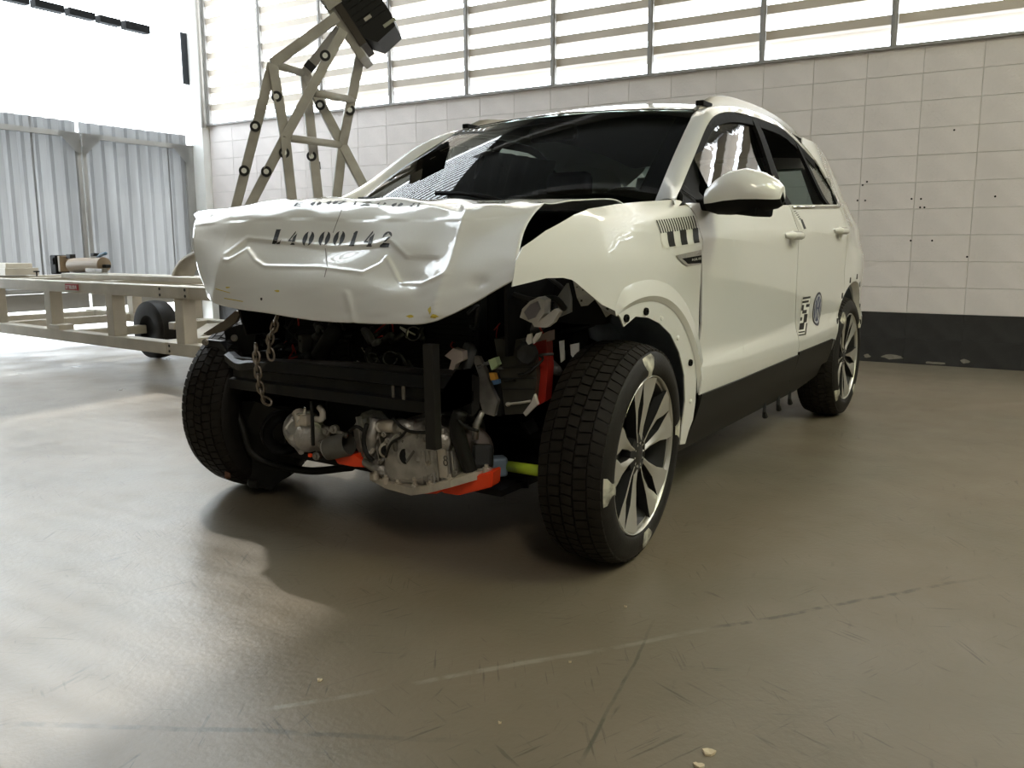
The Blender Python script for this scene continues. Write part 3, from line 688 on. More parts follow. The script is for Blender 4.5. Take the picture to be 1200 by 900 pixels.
# roof rails
for sg in (1, -1):
    b2 = bmesh.new(); P = []
    for i in range(25):
        t = i/24; x = -1.06-1.62*t; h = 0.040*min(1, (t/0.10)**0.7 if t < 0.10 else 1)*min(1, ((1-t)/0.12)**0.7)
        y = roof_y(x)-0.012; z = roof_z(x)+0.004; w = 0.015
        P.append([V(x, sg*(y-w), z-0.02), V(x, sg*(y-w*.8), z+h*0.85), V(x, sg*y, z+h), V(x, sg*(y+w*.8), z+h*0.8), V(x, sg*(y+w), z-0.02)])
    grid(b2, P); o = obj('roof_rail', b2, mat('silver_roof_rail', (0.36, 0.34, 0.29), 0.32, metal=0.7), car, True)
    b2 = bmesh.new(); box(b2, (-1.135, sg*(roof_y(-1.135)-0.010), roof_z(-1.135)+0.010), (0.10, 0.034, 0.022), None, 0.004); obj('rail_foot_shade', b2, M_TRIM, o)  # black foot piece, its colour stands in for the shaded gap below
# door handles with recess cups
for (px, py, L_) in ((929, 276, 0.20), (984, 270.5, 0.19)):
    Q = hit(px, py, yb); x, z = Q[0], Q[2]; y = yb(x, z)
    b2 = bmesh.new(); P = []
    for i in range(13):
        t = i/12; xx = x+L_/2-L_*t; o_ = 0.030*min(1, 6*t, 6*(1-t)); hh = 0.017*min(1, .5+3*t, .5+3*(1-t))
        yy = yb(xx, z)
        P.append([V(xx, yy+o_-0.012, z-hh), V(xx, yy+o_, z-hh*.6), V(xx, yy+o_+0.003, z), V(xx, yy+o_, z+hh*.6), V(xx, yy+o_-0.012, z+hh), V(xx, yy+o_-0.012, z-hh)])
    grid(b2, P); h_ = obj('door_handle', b2, M_PAINT, front_door if px < 950 else rear_door, True)
    b2 = bmesh.new(); lathe(b2, [(0.001, 0.002), (0.02, 0.0025), (0.034, 0.001)], 18, (x-0.005, yb(x, z-0.012)+0.001, z-0.012), (0, 1, 0.1))
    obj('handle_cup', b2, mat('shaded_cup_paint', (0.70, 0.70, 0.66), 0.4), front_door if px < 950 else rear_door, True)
# wing mirrors
for sg in (1,):
    def mx(px, py, y): 
        P = at(px, py, y=y); return V(P[0], sg*P[1], P[2])
    prof = [(0.00, 1.030, 1.105, 0.045), (0.03, 1.020, 1.130, 0.072), (0.07, 1.018, 1.152, 0.086), (0.12, 1.020, 1.158, 0.09), (0.17, 1.026, 1.142, 0.082), (0.21, 1.034, 1.118, 0.06), (0.225, 1.044, 1.100, 0.035)]
    b2 = bmesh.new(); b3 = bmesh.new(); R1 = []; R2 = []
    for i, (o_, z0, z1, dp) in enumerate(prof):
        y = 0.885+o_; xc = -0.40-0.10*o_
        def ring(zz0, zz1, n0, n1, n):
            out = []
            for k in range(n+1):
                a = n0+(n1-n0)*k/n; zc = (z0+z1)/2
                zz = zc+(z1-z0)/2*math.sin(a); xx = xc+dp*math.cos(a)*(1 if math.cos(a) > 0 else 0.55)
                out.append(V(xx, sg*y, zz))
            return out
        R1.append(ring(z0, z1, math.radians(-24), math.radians(180+24), 16)); R2.append(ring(z0, z1, math.radians(204), math.radians(336), 8))
    grid(b2, R1); grid(b3, R2)
    for bb, R in ((b2, R1), (b3, R2)):
        for r in (R[0], R[-1]):
            c = sum(r)/len(r); bv = [bb.verts.new(tuple(q)) for q in r]; cv = bb.verts.new(tuple(c))
            for k in range(len(r)-1): bb.faces.new((bv[k], bv[k+1], cv))
    mir = obj('wing_mirror', b2, M_PAINT, car, True)
    obj('mirror_base', b3, M_TRIM, mir, True)
    b4 = bmesh.new(); bar(b4, (-0.48, sg*0.80, 1.060), (-0.41, sg*1.06, 1.026), 0.10, 0.034, (0, 0, 1), 0.008); bar(b4, (-0.62, sg*0.845, 1.060), (-0.42, sg*0.86, 1.054), 0.05, 0.034, (0, 0, 1), 0.008); obj('mirror_arm', b4, M_TRIM, mir)
    b4 = bmesh.new(); box(b4, (-0.458, sg*0.985, 1.09), (0.006, 0.17, 0.09), None, 0.002); obj('mirror_glass', b4, M_CHROME, mir)

# ---- bonnet: buckled sheet from a control net (plan position chosen, height from the sight line)
rowcurve = {
 'crest': polyline([(200, 256), (233, 250), (273, 237.5), (327, 234), (398, 231.5), (420, 231), (532, 234), (645, 236), (720, 238)]),
 'peak': polyline([(200, 262), (231, 259), (252, 252.5), (273, 250), (300, 245), (336, 243.7), (380, 242.5), (447, 246), (510, 246.5), (546, 246), (580, 244), (640, 243)]),
 'text': polyline([(220, 283), (262, 282), (320, 281), (390, 285), (460, 282), (530, 285), (640, 275)]),
 'dent': polyline([(220, 312), (262, 306), (300, 311), (380, 313), (440, 318), (470, 331), (520, 320), (610, 300)]),
 'roll': polyline([(220, 332), (255, 337), (320, 334), (400, 338), (470, 345), (515, 352), (560, 335), (610, 308)]),
 'lip': polyline([(243, 348), (250, 355), (270, 361), (320, 368), (371, 376), (430, 379), (487, 380), (508, 377), (545, 358), (584, 337.6), (606, 324)])}
def solve_z(x, y, curve):
    lo, hi = 0.4, 1.4
    for _ in range(50):
        m_ = (lo+hi)/2; a, b = proj((x, y, m_))
        if b > curve(a): lo = m_
        else: hi = m_
    return V(x, y, (lo+hi)/2)
ycol = [-0.60, -0.53, -0.40, -0.22, -0.03, 0.15, 0.30, 0.41, 0.57]
net = []
net.append([V(ws(y/0.75, 0)[0]+0.05, y*1.16, 1.045) for y in ycol])
net.append([V(-0.16, y*1.16, 1.068) for y in ycol])
XR = {'crest': [0.03, 0.02, 0.02, 0.02, 0.02, 0.02, 0.02, 0.02, 0.05], 'peak': [0.20, 0.20, 0.19, 0.18, 0.18, 0.18, 0.19, 0.20, 0.18],
      'text': [0.27, 0.28, 0.275, 0.27, 0.27, 0.28, 0.29, 0.30, 0.27], 'dent': [0.32, 0.335, 0.34, 0.34, 0.345, 0.355, 0.365, 0.375, 0.36],
      'roll': [0.340, 0.365, 0.375, 0.380, 0.388, 0.398, 0.41, 0.42, 0.40], 'lip': [0.352, 0.375, 0.395, 0.41, 0.42, 0.43, 0.44, 0.448, 0.43]}
YS = {'crest': 1.14, 'peak': 1.10, 'text': 1.07, 'dent': 1.04, 'roll': 1.01, 'lip': 1.0}
for k in ('crest', 'peak', 'text', 'dent', 'roll', 'lip'):
    net.append([solve_z(x, y*YS[k], rowcurve[k]) for x, y in zip(XR[k], ycol)])
# true edges of the panel
redge = {2: (650, 237, 0.02), 3: (634, 242, 0.13), 4: (618, 261, 0.24), 5: (609, 290, 0.33), 6: (607, 312, 0.38), 7: (606, 324, 0.40)}
for i, (px, py, x) in redge.items(): net[i][-1] = at(px, py, x=x)
ledge = {2: (238, 248, 0.03), 3: (229, 258, 0.17), 4: (226, 280, 0.25), 5: (231, 312, 0.30), 6: (240, 336, 0.325), 7: (244, 348, 0.335)}
for i, (px, py, x) in ledge.items(): net[i][0] = at(px, py, x=x)
net[7][-1] = at(604, 326, x=0.40); net[7][-2] = at(512, 375, x=0.45)
print('hood edges', [tuple(np.round(net[i][-1], 2)) for i in range(8)], [tuple(np.round(net[i][0], 2)) for i in range(8)])
def cr(a, b, c, d, t): return 0.5*((2*b)+(-a+c)*t+(2*a-5*b+4*c-d)*t*t+(-a+3*b-3*c+d)*t**3)
NR, NC = len(net), len(net[0])
def hood0(u, v):
    i = min(int(v), NR-2); t = v-i; j = min(int(u), NC-2); s = u-j
    def row(k):
        k = min(max(k, 0), NR-1); r = net[k]; g = lambda q: r[q] if 0 <= q < NC else (2*r[0]-r[1] if q < 0 else 2*r[-1]-r[-2])
        return cr(g(j-1), g(j), g(j+1), g(j+2), s)
    g = lambda k: row(k) if 0 <= k < NR else (2*row(0)-row(1) if k < 0 else 2*row(NR-1)-row(NR-2))
    return cr(g(i-1), g(i), g(i+1), g(i+2), t)
def sm(a, b, x):
    t = max(0, min(1, (x-a)/(b-a))); return t*t*(3-2*t)
NU, NV = 170, 150
H0 = np.array([[hood0((NC-1)*j/NU, (NR-1)*i/NV) for j in range(NU+1)] for i in range(NV+1)])
du = np.gradient(H0, axis=1); dv = np.gradient(H0, axis=0); nn = np.cross(dv, du); nn /= np.linalg.norm(nn, axis=2)[:, :, None]
if nn[NV*3//4, NU//2][0] < 0: nn = -nn
Hd = H0.copy()
PX = np.zeros((NV+1, NU+1, 2))
for i in range(NV+1):
    for j in range(NU+1): PX[i, j] = proj(H0[i, j])
up_line = polyline([(200, 300), (262, 300), (289, 279), (330, 283), (390, 289), (440, 286), (457, 281), (476, 300), (520, 300), (640, 290)])
lo_line = polyline([(200, 303), (268, 305), (281, 297), (290, 291), (300, 305), (310, 311.5), (375, 313), (425, 319), (446, 309), (453, 300), (470, 333), (495, 333), (522, 322), (640, 300)])
rc = [(545, 252), (538, 275), (528, 310), (515, 340), (508, 368)]        # right crease
lc = [(272, 252), (263, 285), (256, 320), (251, 345)]                    # left crease
rcx = polyline([(b, a) for a, b in rc]); lcx = polyline([(b, a) for a, b in lc])
for i in range(NV+1):
    v = (NR-1)*i/NV
    for j in range(NU+1):
        px, py = PX[i, j]; a = 0.0
        if v > 2.6:
            ins = sm(0, 3.0, py-up_line(px))*sm(0, 3.0, lo_line(px)-py)*sm(262, 275, px)*(1-sm(505, 522, px))
            a -= 0.005*ins
            a += 0.0035*math.exp(-((py-lo_line(px))/2.2)**2)*(1 if 262 < px < 525 else 0)
            a += 0.0018*math.exp(-((py-up_line(px))/2.0)**2)*(1 if 262 < px < 480 else 0)
            a += 0.006*math.exp(-abs(px-rcx(py))/6.0)*(1 if py < 372 else 0)+0.004*math.exp(-abs(px-lcx(py))/5.0)
            # small dents and ripples near the lip
            a += 0.0025*math.sin(px*0.09+py*0.05)*sm(335, 350, py)*(1-sm(366, 374, py))
            a -= 0.008*math.exp(-((px-560)/9)**2-((py-331)/7)**2)
            a += 0.0045*math.exp(-((px-407-(py-345)*0.25)/3.5)**2)*sm(338, 346, py)
            a += 0.004*math.exp(-((px-495)/22)**2-((py-318)/12)**2)
        if 1.5 < v < 3.4: a += 0.0035*math.sin(px*0.085)*math.sin(v*4.0)
        a += 0.0016*math.sin(px*0.045+1.1*math.sin(py*0.06))*math.sin(py*0.07+0.6)
        Hd[i, j] = H0[i, j]+nn[i, j]*a
bm = bmesh.new(); grid(bm, [[Hd[i, j] for j in range(NU+1)] for i in range(NV+1)])
bm.normal_update()
if list(bm.faces)[NV*NU*3//4].normal.x < 0: bmesh.ops.reverse_faces(bm, faces=bm.faces[:])
hood_bvh = BVHTree.FromBMesh(bm)
solid(bm, 0.004)
hood = obj('bonnet', bm, M_PAINT, car, True, recalc=False); tag(hood, 'crumpled white bonnet with black stencilled numbers')

# ---- flat marks pressed onto a panel
def bvh_of(o):
    b = bmesh.new(); b.from_mesh(o.data); t = BVHTree.FromBMesh(b); b.free(); return t
def decal(name, polys, bvh, m, parent, lift=0.0012, step=4.0):
    """polys: outlines in photo pixels of the mark; each vertex is laid on the panel itself"""
    bm = bmesh.new()
    for poly in polys:
        b2 = bmesh.new(); add(b2, [(x, y, 0) for x, y in poly], tri2d(poly))
        for ax in (0, 1):
            lo = min(q[ax] for q in poly); hi = max(q[ax] for q in poly); k = lo+step
            while k < hi:
                co = [0, 0, 0]; co[ax] = k; no = [0, 0, 0]; no[ax] = 1
                bmesh.ops.bisect_plane(b2, geom=b2.verts[:]+b2.edges[:]+b2.faces[:], plane_co=co, plane_no=no); k += step
        ok = True
        for v in b2.verts:
            d = FW+RT*(v.co.x-600)/FPX-UP*(v.co.y-450)/FPX; d = Vector(d/np.linalg.norm(d))
            h, n, _, dist = bvh.ray_cast(Vector(CAM), d)
            if h is None: ok = False; break
            if n.dot(d) > 0: n = -n
            v.co = h+n*lift
        if ok:
            me = bpy.data.meshes.new('tmp'); b2.to_mesh(me); bm.from_mesh(me); bpy.data.meshes.remove(me)
        b2.free()
    if len(bm.verts) == 0: print('DECAL MISSED', name)
    return obj(name, bm, m, parent)
# stencil alphabet in a unit cell (x right 0..1, y up 0..1), heavy italic with bridges
def cres(cx, cy, rx, ry, a0, a1, th, n=9):
    o_ = []; i_ = []
    for k in range(n+1):
        a = math.radians(a0+(a1-a0)*k/n); o_.append((cx+rx*math.cos(a), cy+ry*math.sin(a)))
        w = th*math.sin(PI*k/n)**0.7; i_.append((cx+(rx-w)*math.cos(a), cy+(ry-w*0.25)*math.sin(a)))
    return o_+i_[::-1]
GL = {
 'L': [[(0.08, 0.06), (0.56, 0.06), (0.56, 1.0), (0.08, 1.0)], [(0.10, 0.94), (0.60, 0.94), (0.60, 1.0), (0.10, 1.0)], [(0.10, 0.0), (0.46, 0.0), (0.46, 0.07), (0.10, 0.07)], [(0.54, 0.0), (0.92, 0.0), (0.92, 0.36), (0.84, 0.16), (0.54, 0.07)]],
 '4': [[(0.05, 0.30), (0.60, 0.98), (0.66, 0.98), (0.66, 0.84), (0.24, 0.34), (0.46, 0.34), (0.46, 0.24), (0.05, 0.24)], [(0.50, 0.08), (0.86, 0.08), (0.86, 0.84), (0.50, 0.56)], [(0.42, 0.0), (0.94, 0.0), (0.94, 0.07), (0.42, 0.07)]],
 '0': [cres(0.44, 0.5, 0.44, 0.5, 97, 263, 0.42), cres(0.56, 0.5, 0.44, 0.5, -83, 83, 0.42)],
 '1': [[(0.24, 0.07), (0.76, 0.07), (0.76, 1.0), (0.52, 1.0), (0.30, 0.84), (0.36, 0.80)], [(0.18, 0.0), (0.82, 0.0), (0.82, 0.07), (0.18, 0.07)]],
 '2': [cres(0.50, 0.70, 0.42, 0.30, 200, -10, 0.38), [(0.86, 0.66), (0.62, 0.66), (0.28, 0.34), (0.48, 0.36)], [(0.08, 0.0), (0.92, 0.0), (0.92, 0.26), (0.70, 0.26), (0.30, 0.30), (0.08, 0.14)]],
 '3': [cres(0.46, 0.74, 0.34, 0.26, 150, -80, 0.18), cres(0.46, 0.27, 0.40, 0.27, 80, -150, 0.20)],
 '7': [[(0.08, 0.74), (0.16, 0.74), (0.22, 0.86), (0.92, 0.86), (0.92, 1.0), (0.08, 1.0)], [(0.64, 0.82), (0.88, 0.82), (0.54, 0.0), (0.30, 0.0)]],
 '9': [cres(0.44, 0.70, 0.36, 0.30, 100, 260, 0.2), cres(0.52, 0.62, 0.40, 0.38, -70, 80, 0.24), [(0.20, 0.0), (0.40, 0.0), (0.66, 0.22), (0.60, 0.30)]],
 '8': [cres(0.48, 0.74, 0.32, 0.26, 100, 260, 0.18), cres(0.52, 0.74, 0.32, 0.26, -80, 80, 0.18), cres(0.48, 0.26, 0.38, 0.26, 100, 260, 0.2), cres(0.52, 0.26, 0.38, 0.26, -80, 80, 0.2)],
 'E': [[(0.2, 0), (0.44, 0), (0.44, 1), (0.2, 1)], [(0.48, 0.9), (0.9, 0.9), (0.9, 1), (0.48, 1)], [(0.48, 0.46), (0.74, 0.46), (0.74, 0.56), (0.48, 0.56)], [(0.48, 0), (0.9, 0), (0.9, 0.1), (0.48, 0.1)]]}
def glyphs(items, shear):
    out = []
    for ch, x0, y0, w, h, sk in items:       # x0, y0 = lower left in photo pixels
        for poly in GL[ch]:
            out.append([(x0+gx*w+gy*shear*h, y0-gy*h+gx*w*sk) for gx, gy in poly])
    return out
for it in [('L', 318, 286, 11, 17, 0.0), ('4', 336, 287, 10, 16, 0), ('0', 352.5, 288, 13, 16.5, 0), ('0', 371.5, 288, 13, 16.5, 0), ('0', 388.5, 288, 13, 17, 0), ('1', 407, 288.5, 10, 17.5, 0), ('4', 424.5, 289, 12, 18.5, 0), ('2', 444, 290, 12.5, 18.5, 0)]:
    tag(decal('stencil_character', glyphs([it], 0.30), hood_bvh, M_INK, hood, 0.0012, 3.0), 'black stencilled '+it[0])
for it in [('E', 341, 242, 13, 4.2, -0.03), ('0', 362, 241, 13, 4.2, -0.02), ('0', 381, 239.5, 13, 4.0, 0), ('7', 391, 239.5, 13, 4.0, 0), ('3', 405, 240.5, 13, 4.4, 0), ('2', 421, 241, 13, 4.4, 0), ('9', 438, 242, 13, 4.6, 0), ('0', 457, 242.7, 13, 4.8, 0), ('8', 478, 242.7, 14, 4.6, 0)]:
    tag(decal('stencil_character', glyphs([it], 0.9), hood_bvh, M_INK, hood, 0.0012, 3.0), 'faded stencilled '+it[0])
decal('guide_line', [[(400, 246), (401, 246), (391, 273), (390, 273)], [(381, 291), (382, 291), (384, 312), (381, 325), (380, 325), (383, 312)]], hood_bvh, mat('thin_pencil', (0.25, 0.24, 0.22), 0.6), hood)
def blob(cx, cy, a, b, n=10, seed=0):
    r = random.Random(seed); return [(cx+a*math.cos(2*PI*i/n)*r.uniform(.55, 1.2), cy+b*math.sin(2*PI*i/n)*r.uniform(.55, 1.2)) for i in range(n)]
decal('yellow_scuff', [blob(481, 371, 5, 1.8, 10, 1), blob(509, 371, 5, 2.4, 10, 2), blob(504, 364, 2, 5, 10, 3), [(253, 338), (270, 343), (270, 343.8), (253, 339)], [(263, 349), (285, 353), (285, 354), (263, 350)], blob(325, 341, 3, 1.4, 8, 5), blob(267, 337, 3, 1, 8, 6)], hood_bvh, M_YELLOW, hood)
decal('punched_hole', [blob(306.5, 350.5, 1.6, 2.4, 10, 9)], hood_bvh, M_INK, hood)

# ---- front wing (left), outline traced on its surface
wing_px = [(600, 336), (604, 308), (612, 290), (640, 270), (672, 252), (690, 244.5), (720, 239.5), (750, 236.5), (790, 234), (797, 235), (808, 243), (815, 253), (820, 272), (822, 300), (821, 330), (819, 380), (817, 430), (815, 470), (812, 492), (807, 505), (803, 520), (797, 521),
           (799, 500), (803, 470), (802, 440), (796, 413), (786, 392), (773, 379), (760, 372.5), (745, 371), (737, 378), (731, 383), (727, 372), (722, 365), (705, 357), (690, 344), (671, 328), (660, 325.5), (640, 326)]
W2 = pxs(yf, wing_px)
bm = sheet_xz(W2, yf, 0.02, 0.004); wing = sharp(obj('front_wing', bm, M_PAINT, car, recalc=False), 30)
wing_bvh = bvh_of(wing)
# torn flange hanging from the front of the arch
fl = [at(x, y, y=yy) for x, y, yy in ((671, 327, .79), (690, 344, .80), (708, 356, .81), (722, 366, .82), (726, 372, .81), (716, 368, .80), (710, 372, .79), (704, 361, .78), (697, 351, .78), (689, 358, .77), (681, 359, .77), (676, 349, .775))]
bm = bmesh.new(); add(bm, fl, tri2d([proj(q) for q in fl])); bmesh.ops.solidify(bm, geom=bm.faces[:], thickness=0.002)
fo = obj('arch_flange', bm, M_BARE, wing); fbv = bvh_of(fo)
decal('flange_hole', [blob(681, 352, 1.8, 1.8, 8, 1), blob(676, 336, 1.3, .8, 8, 1), blob(683, 339.5, 1.5, .9, 8, 2), blob(688, 343, 1.6, .9, 8, 3), blob(694, 345.5, 1.6, .9, 8, 4), blob(701, 349.5, 2, 1, 8, 4), blob(712, 361, 2, 1.8, 8, 5)], fbv, M_INK, wing)
# clips around the arch lip
for px, py, kind in ((733, 373, 'b'), (756, 365, 'b'), (775, 373, 'w'), (794, 396, 'w'), (808, 425, 'b'), (809, 470, 'w'), (800, 451, 'b')):
    h, n, _, _d = wing_bvh.ray_cast(Vector(CAM), Vector(at(px, py, y=0.5)-CAM).normalized())
    if h is None: continue
    bm = bmesh.new(); r = 0.011 if kind == 'b' else 0.008
    if kind == 'b': lathe(bm, [(r, -0.002), (r, 0.007), (r*.45, 0.008), (r*.45, 0.002)], 8, tuple(h), (0.1, 1, 0))
    else: lathe(bm, [(r, -0.001), (r*.8, 0.004), (0.0005, 0.006)], 10, tuple(h), (0.1, 1, 0))
    obj('arch_clip', bm, M_TRIM if kind == 'b' else M_STICKW, wing)
# raised moulding around the arch
bm = bmesh.new(); R_ = []
for k in range(41):
    a = math.radians(68+97*k/40); e = min(1, 5*math.sin(PI*k/40)); row = []
    for r, o_ in ((0.500, 0.0006), (0.488, 0.004), (0.455, 0.010), (0.440, 0.0006)):
        r = 0.44+(r-0.44)*(0.4+0.6*e); x, z = r*math.cos(a), 0.33+r*math.sin(a); row.append(V(x, yf(x, z)+o_*e+0.0008, z))
    R_.append(row)
grid(bm, R_); bm.normal_update()
if sum(f.normal.y for f in bm.faces) < 0: bmesh.ops.reverse_faces(bm, faces=bm.faces[:])
sharp(obj('arch_moulding', bm, M_PAINT, wing, recalc=False), 25)
# measuring stickers
tl, tr, br, bl = (768, 258.5), (813.5, 252.8), (819.5, 285.2), (777, 291.5)
def q(u, v):
    a = V(*tl)*(1-u)+V(*tr)*u; b = V(*bl)*(1-u)+V(*br)*u; c = a*(1-v)+b*v
    return (c[0]+2.2*math.sin(PI*min(v*1.3, 1))*0.6, c[1])
def qs(u0, u1, v0, v1, n=4): return [q(u0, v0+(v1-v0)*k/n) for k in range(n+1)]+[q(u1, v1-(v1-v0)*k/n) for k in range(n+1)]
decal('ruler_sticker', [qs(0, 1, 0, 1)], wing_bvh, M_STICKW, wing, 0.001, 6)
decal('ruler_stripe', [qs(k/16+0.004, k/16+0.036, 0, 0.46) for k in range(16)]+[qs(a, a+0.17, 0.44, 0.97) for a in (0.17, 0.51)]+[qs(0.85, 1.0, 0.44, 0.97)], wing_bvh, M_INK, wing, 0.0018, 6)
# side badge
decal('side_badge', [[(791, 299.5), (821, 292.5), (821, 309), (804, 311.5), (799, 308)]], wing_bvh, M_CHROME, wing, 0.003, 6)
decal('badge_plate', [[(799, 303), (820.8, 299), (820.8, 308), (805.5, 309)]], wing_bvh, M_TRIM, wing, 0.0045, 6)
def word(s, x, y, w, h, gap=0.25):
    """tiny block capitals as strokes"""
    S = {'H': ['L', 'R', 'M'], 'I': ['C'], 'G': ['L', 'T', 'B', 'r', 'm'], 'L': ['L', 'B'], 'N': ['L', 'R', 'T'], 'E': ['L', 'T', 'M', 'B'], 'T': ['T', 'C'], 'B': ['L', 'R', 'T', 'M', 'B'], 'U': ['L', 'R', 'B'], 'S': ['T', 'M', 'B', 'l', 'r'], 'A': ['L', 'R', 'T', 'M']}
    out = []; cw = w/len(s); k = cw*(1-gap); t = k*0.24
    for i, ch in enumerate(s):
        a = x+i*cw
        for st in S[ch]:
            r = {'L': (0, 0, t, h), 'R': (k-t, 0, k, h), 'C': (k/2-t/2, 0, k/2+t/2, h), 'T': (0, h-t, k, h), 'B': (0, 0, k, t), 'M': (0, h/2-t/2, k, h/2+t/2), 'r': (k-t, 0, k, h/2), 'l': (0, h/2, t, h), 'm': (k/2, h/2-t/2, k, h/2)}[st]
            out.append([(a+r[0], y-r[1]), (a+r[2], y-r[1]), (a+r[2], y-r[3]), (a+r[0], y-r[3])])
    return out
decal('badge_lettering', [[(px, py-(px-810)*0.18) for px, py in p_] for p_ in word('HIGHLINE', 809, 305.5, 11, 2.6)], wing_bvh, M_STICKW, wing, 0.006, 20)
# right wing, plain mirror of an undamaged panel behind the bonnet
rw = [(x, z) for x, z in W2]
bm = sheet_xz([(-0.16, 0.90), (-0.16, 1.02), (-0.30, 1.055), (-0.42, 1.0), (-0.40, 0.6), (-0.41, 0.40)]+arc(0, 0.34, 0.41, 170, 118, 8), lambda x, z: yf(x, z)-0.02, 0.06, 0.004)
for v in bm.verts: v.co.y *= -1
bmesh.ops.reverse_faces(bm, faces=bm.faces[:]); sharp(obj('front_wing', bm, M_PAINT, car, recalc=False), 30)
# ---- markings on the rear door
rd_bvh = bvh_of(rear_door); fd_bvh = bvh_of(front_door)
def surf_poly(pts, cx, cz): return pts
c0 = hit(957.5, 362, yb); LX, LZ, LR = c0[0], c0[2], 0.079
def rp(poly): return [proj(V(LX-a*LR, yb(LX-a*LR, LZ+b*LR), LZ+b*LR)) for a, b in poly]
def ringp(r0, r1, n=28):
    out = []
    for k in range(n):
        a, b = 2*PI*k/n, 2*PI*(k+1)/n
        out.append([(r1*math.cos(a), r1*math.sin(a)), (r1*math.cos(b), r1*math.sin(b)), (r0*math.cos(b), r0*math.sin(b)), (r0*math.cos(a), r0*math.sin(a))])
    return out
disc = [(math.cos(2*PI*k/32), math.sin(2*PI*k/32)) for k in range(32)]
decal('emblem_disc', [rp([(1.0*a, 1.0*b) for a, b in disc])], rd_bvh, M_NAVY, rear_door, 0.001, 5)
M_EMB = mat('silver_emblem', (0.55, 0.56, 0.60), 0.35, metal=0.3); M_EMBLUE = mat('blue_emblem_field', (0.03, 0.045, 0.15), 0.35)
decal('emblem_ring', [rp(p_) for p_ in ringp(0.74, 0.86)], rd_bvh, M_EMB, rear_door, 0.0022, 50)
decal('emblem_field', [rp([(0.74*a, 0.74*b) for a, b in disc])], rd_bvh, M_EMBLUE, rear_door, 0.0016, 5)
def stroke(p0, p1, w):
    p0, p1 = V(*p0), V(*p1); d = p1-p0; d /= np.linalg.norm(d); n = V(-d[1], d[0])*w/2
    return [tuple(p0+n), tuple(p1+n), tuple(p1-n), tuple(p0-n)]
vw = [stroke((-0.30, 0.68), (-0.03, 0.10), .14), stroke((0.30, 0.68), (0.03, 0.10), .14), stroke((-0.62, 0.42), (-0.27, -0.62), .14), stroke((-0.27, -0.62), (-0.02, 0.0), .14), stroke((0.62, 0.42), (0.27, -0.62), .14), stroke((0.27, -0.62), (0.02, 0.0), .14)]
decal('emblem_letters', [rp(p_) for p_ in vw], rd_bvh, M_EMB, rear_door, 0.0026, 50)
# black and white target tape across the door gap
def dp(x0, y0, x1, y1, sk=0.28, s2=-0.17):
    return [(x0-(y0-348)*sk, y0+(x0-940)*s2), (x1-(y0-348)*sk, y0+(x1-940)*s2), (x1-(y1-348)*sk, y1+(x1-940)*s2), (x0-(y1-348)*sk, y1+(x0-940)*s2)]
TW = [dp(940.5, 348.5, 949.5, 394, 0.12)]
decal('target_sticker', TW, rd_bvh, M_STICKW, rear_door, 0.0012, 5)
tb = [dp(940.5, 348.5, 949.5, 351, .12), dp(940.5, 353, 948, 355.5, .12), dp(940.5, 357.5, 943, 364, .12), dp(945.5, 357.5, 949.5, 361, .12), dp(942, 364, 947, 368, .12), dp(944.5, 369, 948.5, 379, .12), dp(940.5, 372, 942.5, 376, .12), dp(940.5, 379, 946, 387, .12), dp(948, 380, 949.5, 394, .12), dp(940.5, 389, 947.5, 390.7, .12), dp(940.5, 392.4, 949.5, 394, .12)]
decal('target_stripe', tb, rd_bvh, M_INK, rear_door, 0.002, 5)
decal('belt_sticker', [[(929, 247), (932, 246.5), (943.5, 268), (940, 269)]], rd_bvh, M_STICKW, rear_door, 0.0012, 5)
decal('belt_sticker_print', [[(937.5, 257.5), (939.8, 257), (944.3, 268), (941.5, 268.8)]]+[[(929.5+k*1.5, 247.5+k*2.2), (932+k*1.5, 247+k*2.2), (932.6+k*1.5, 248+k*2.2), (930+k*1.5, 248.6+k*2.2)] for k in range(5)], rd_bvh, M_INK, rear_door, 0.002, 5)
b_bvh = bvh_of(body)
rr = []
for k in range(18):
    a, b = 2*PI*k/18, 2*PI*(k+1)/18; f = lambda r, t: (970.7+2.6*r*math.cos(t)+2.4*r*math.sin(t), 213.8+5.6*r*math.sin(t))
    rr.append([f(1, a), f(1, b), f(.72, b), f(.72, a)])
decal('pillar_roundel', rr+[[(970.2, 211), (971, 210.8), (973, 217), (972, 217)]], b_bvh, mat('faded_grey_ink', (0.16, 0.16, 0.14), 0.6), car, 0.0015, 50)

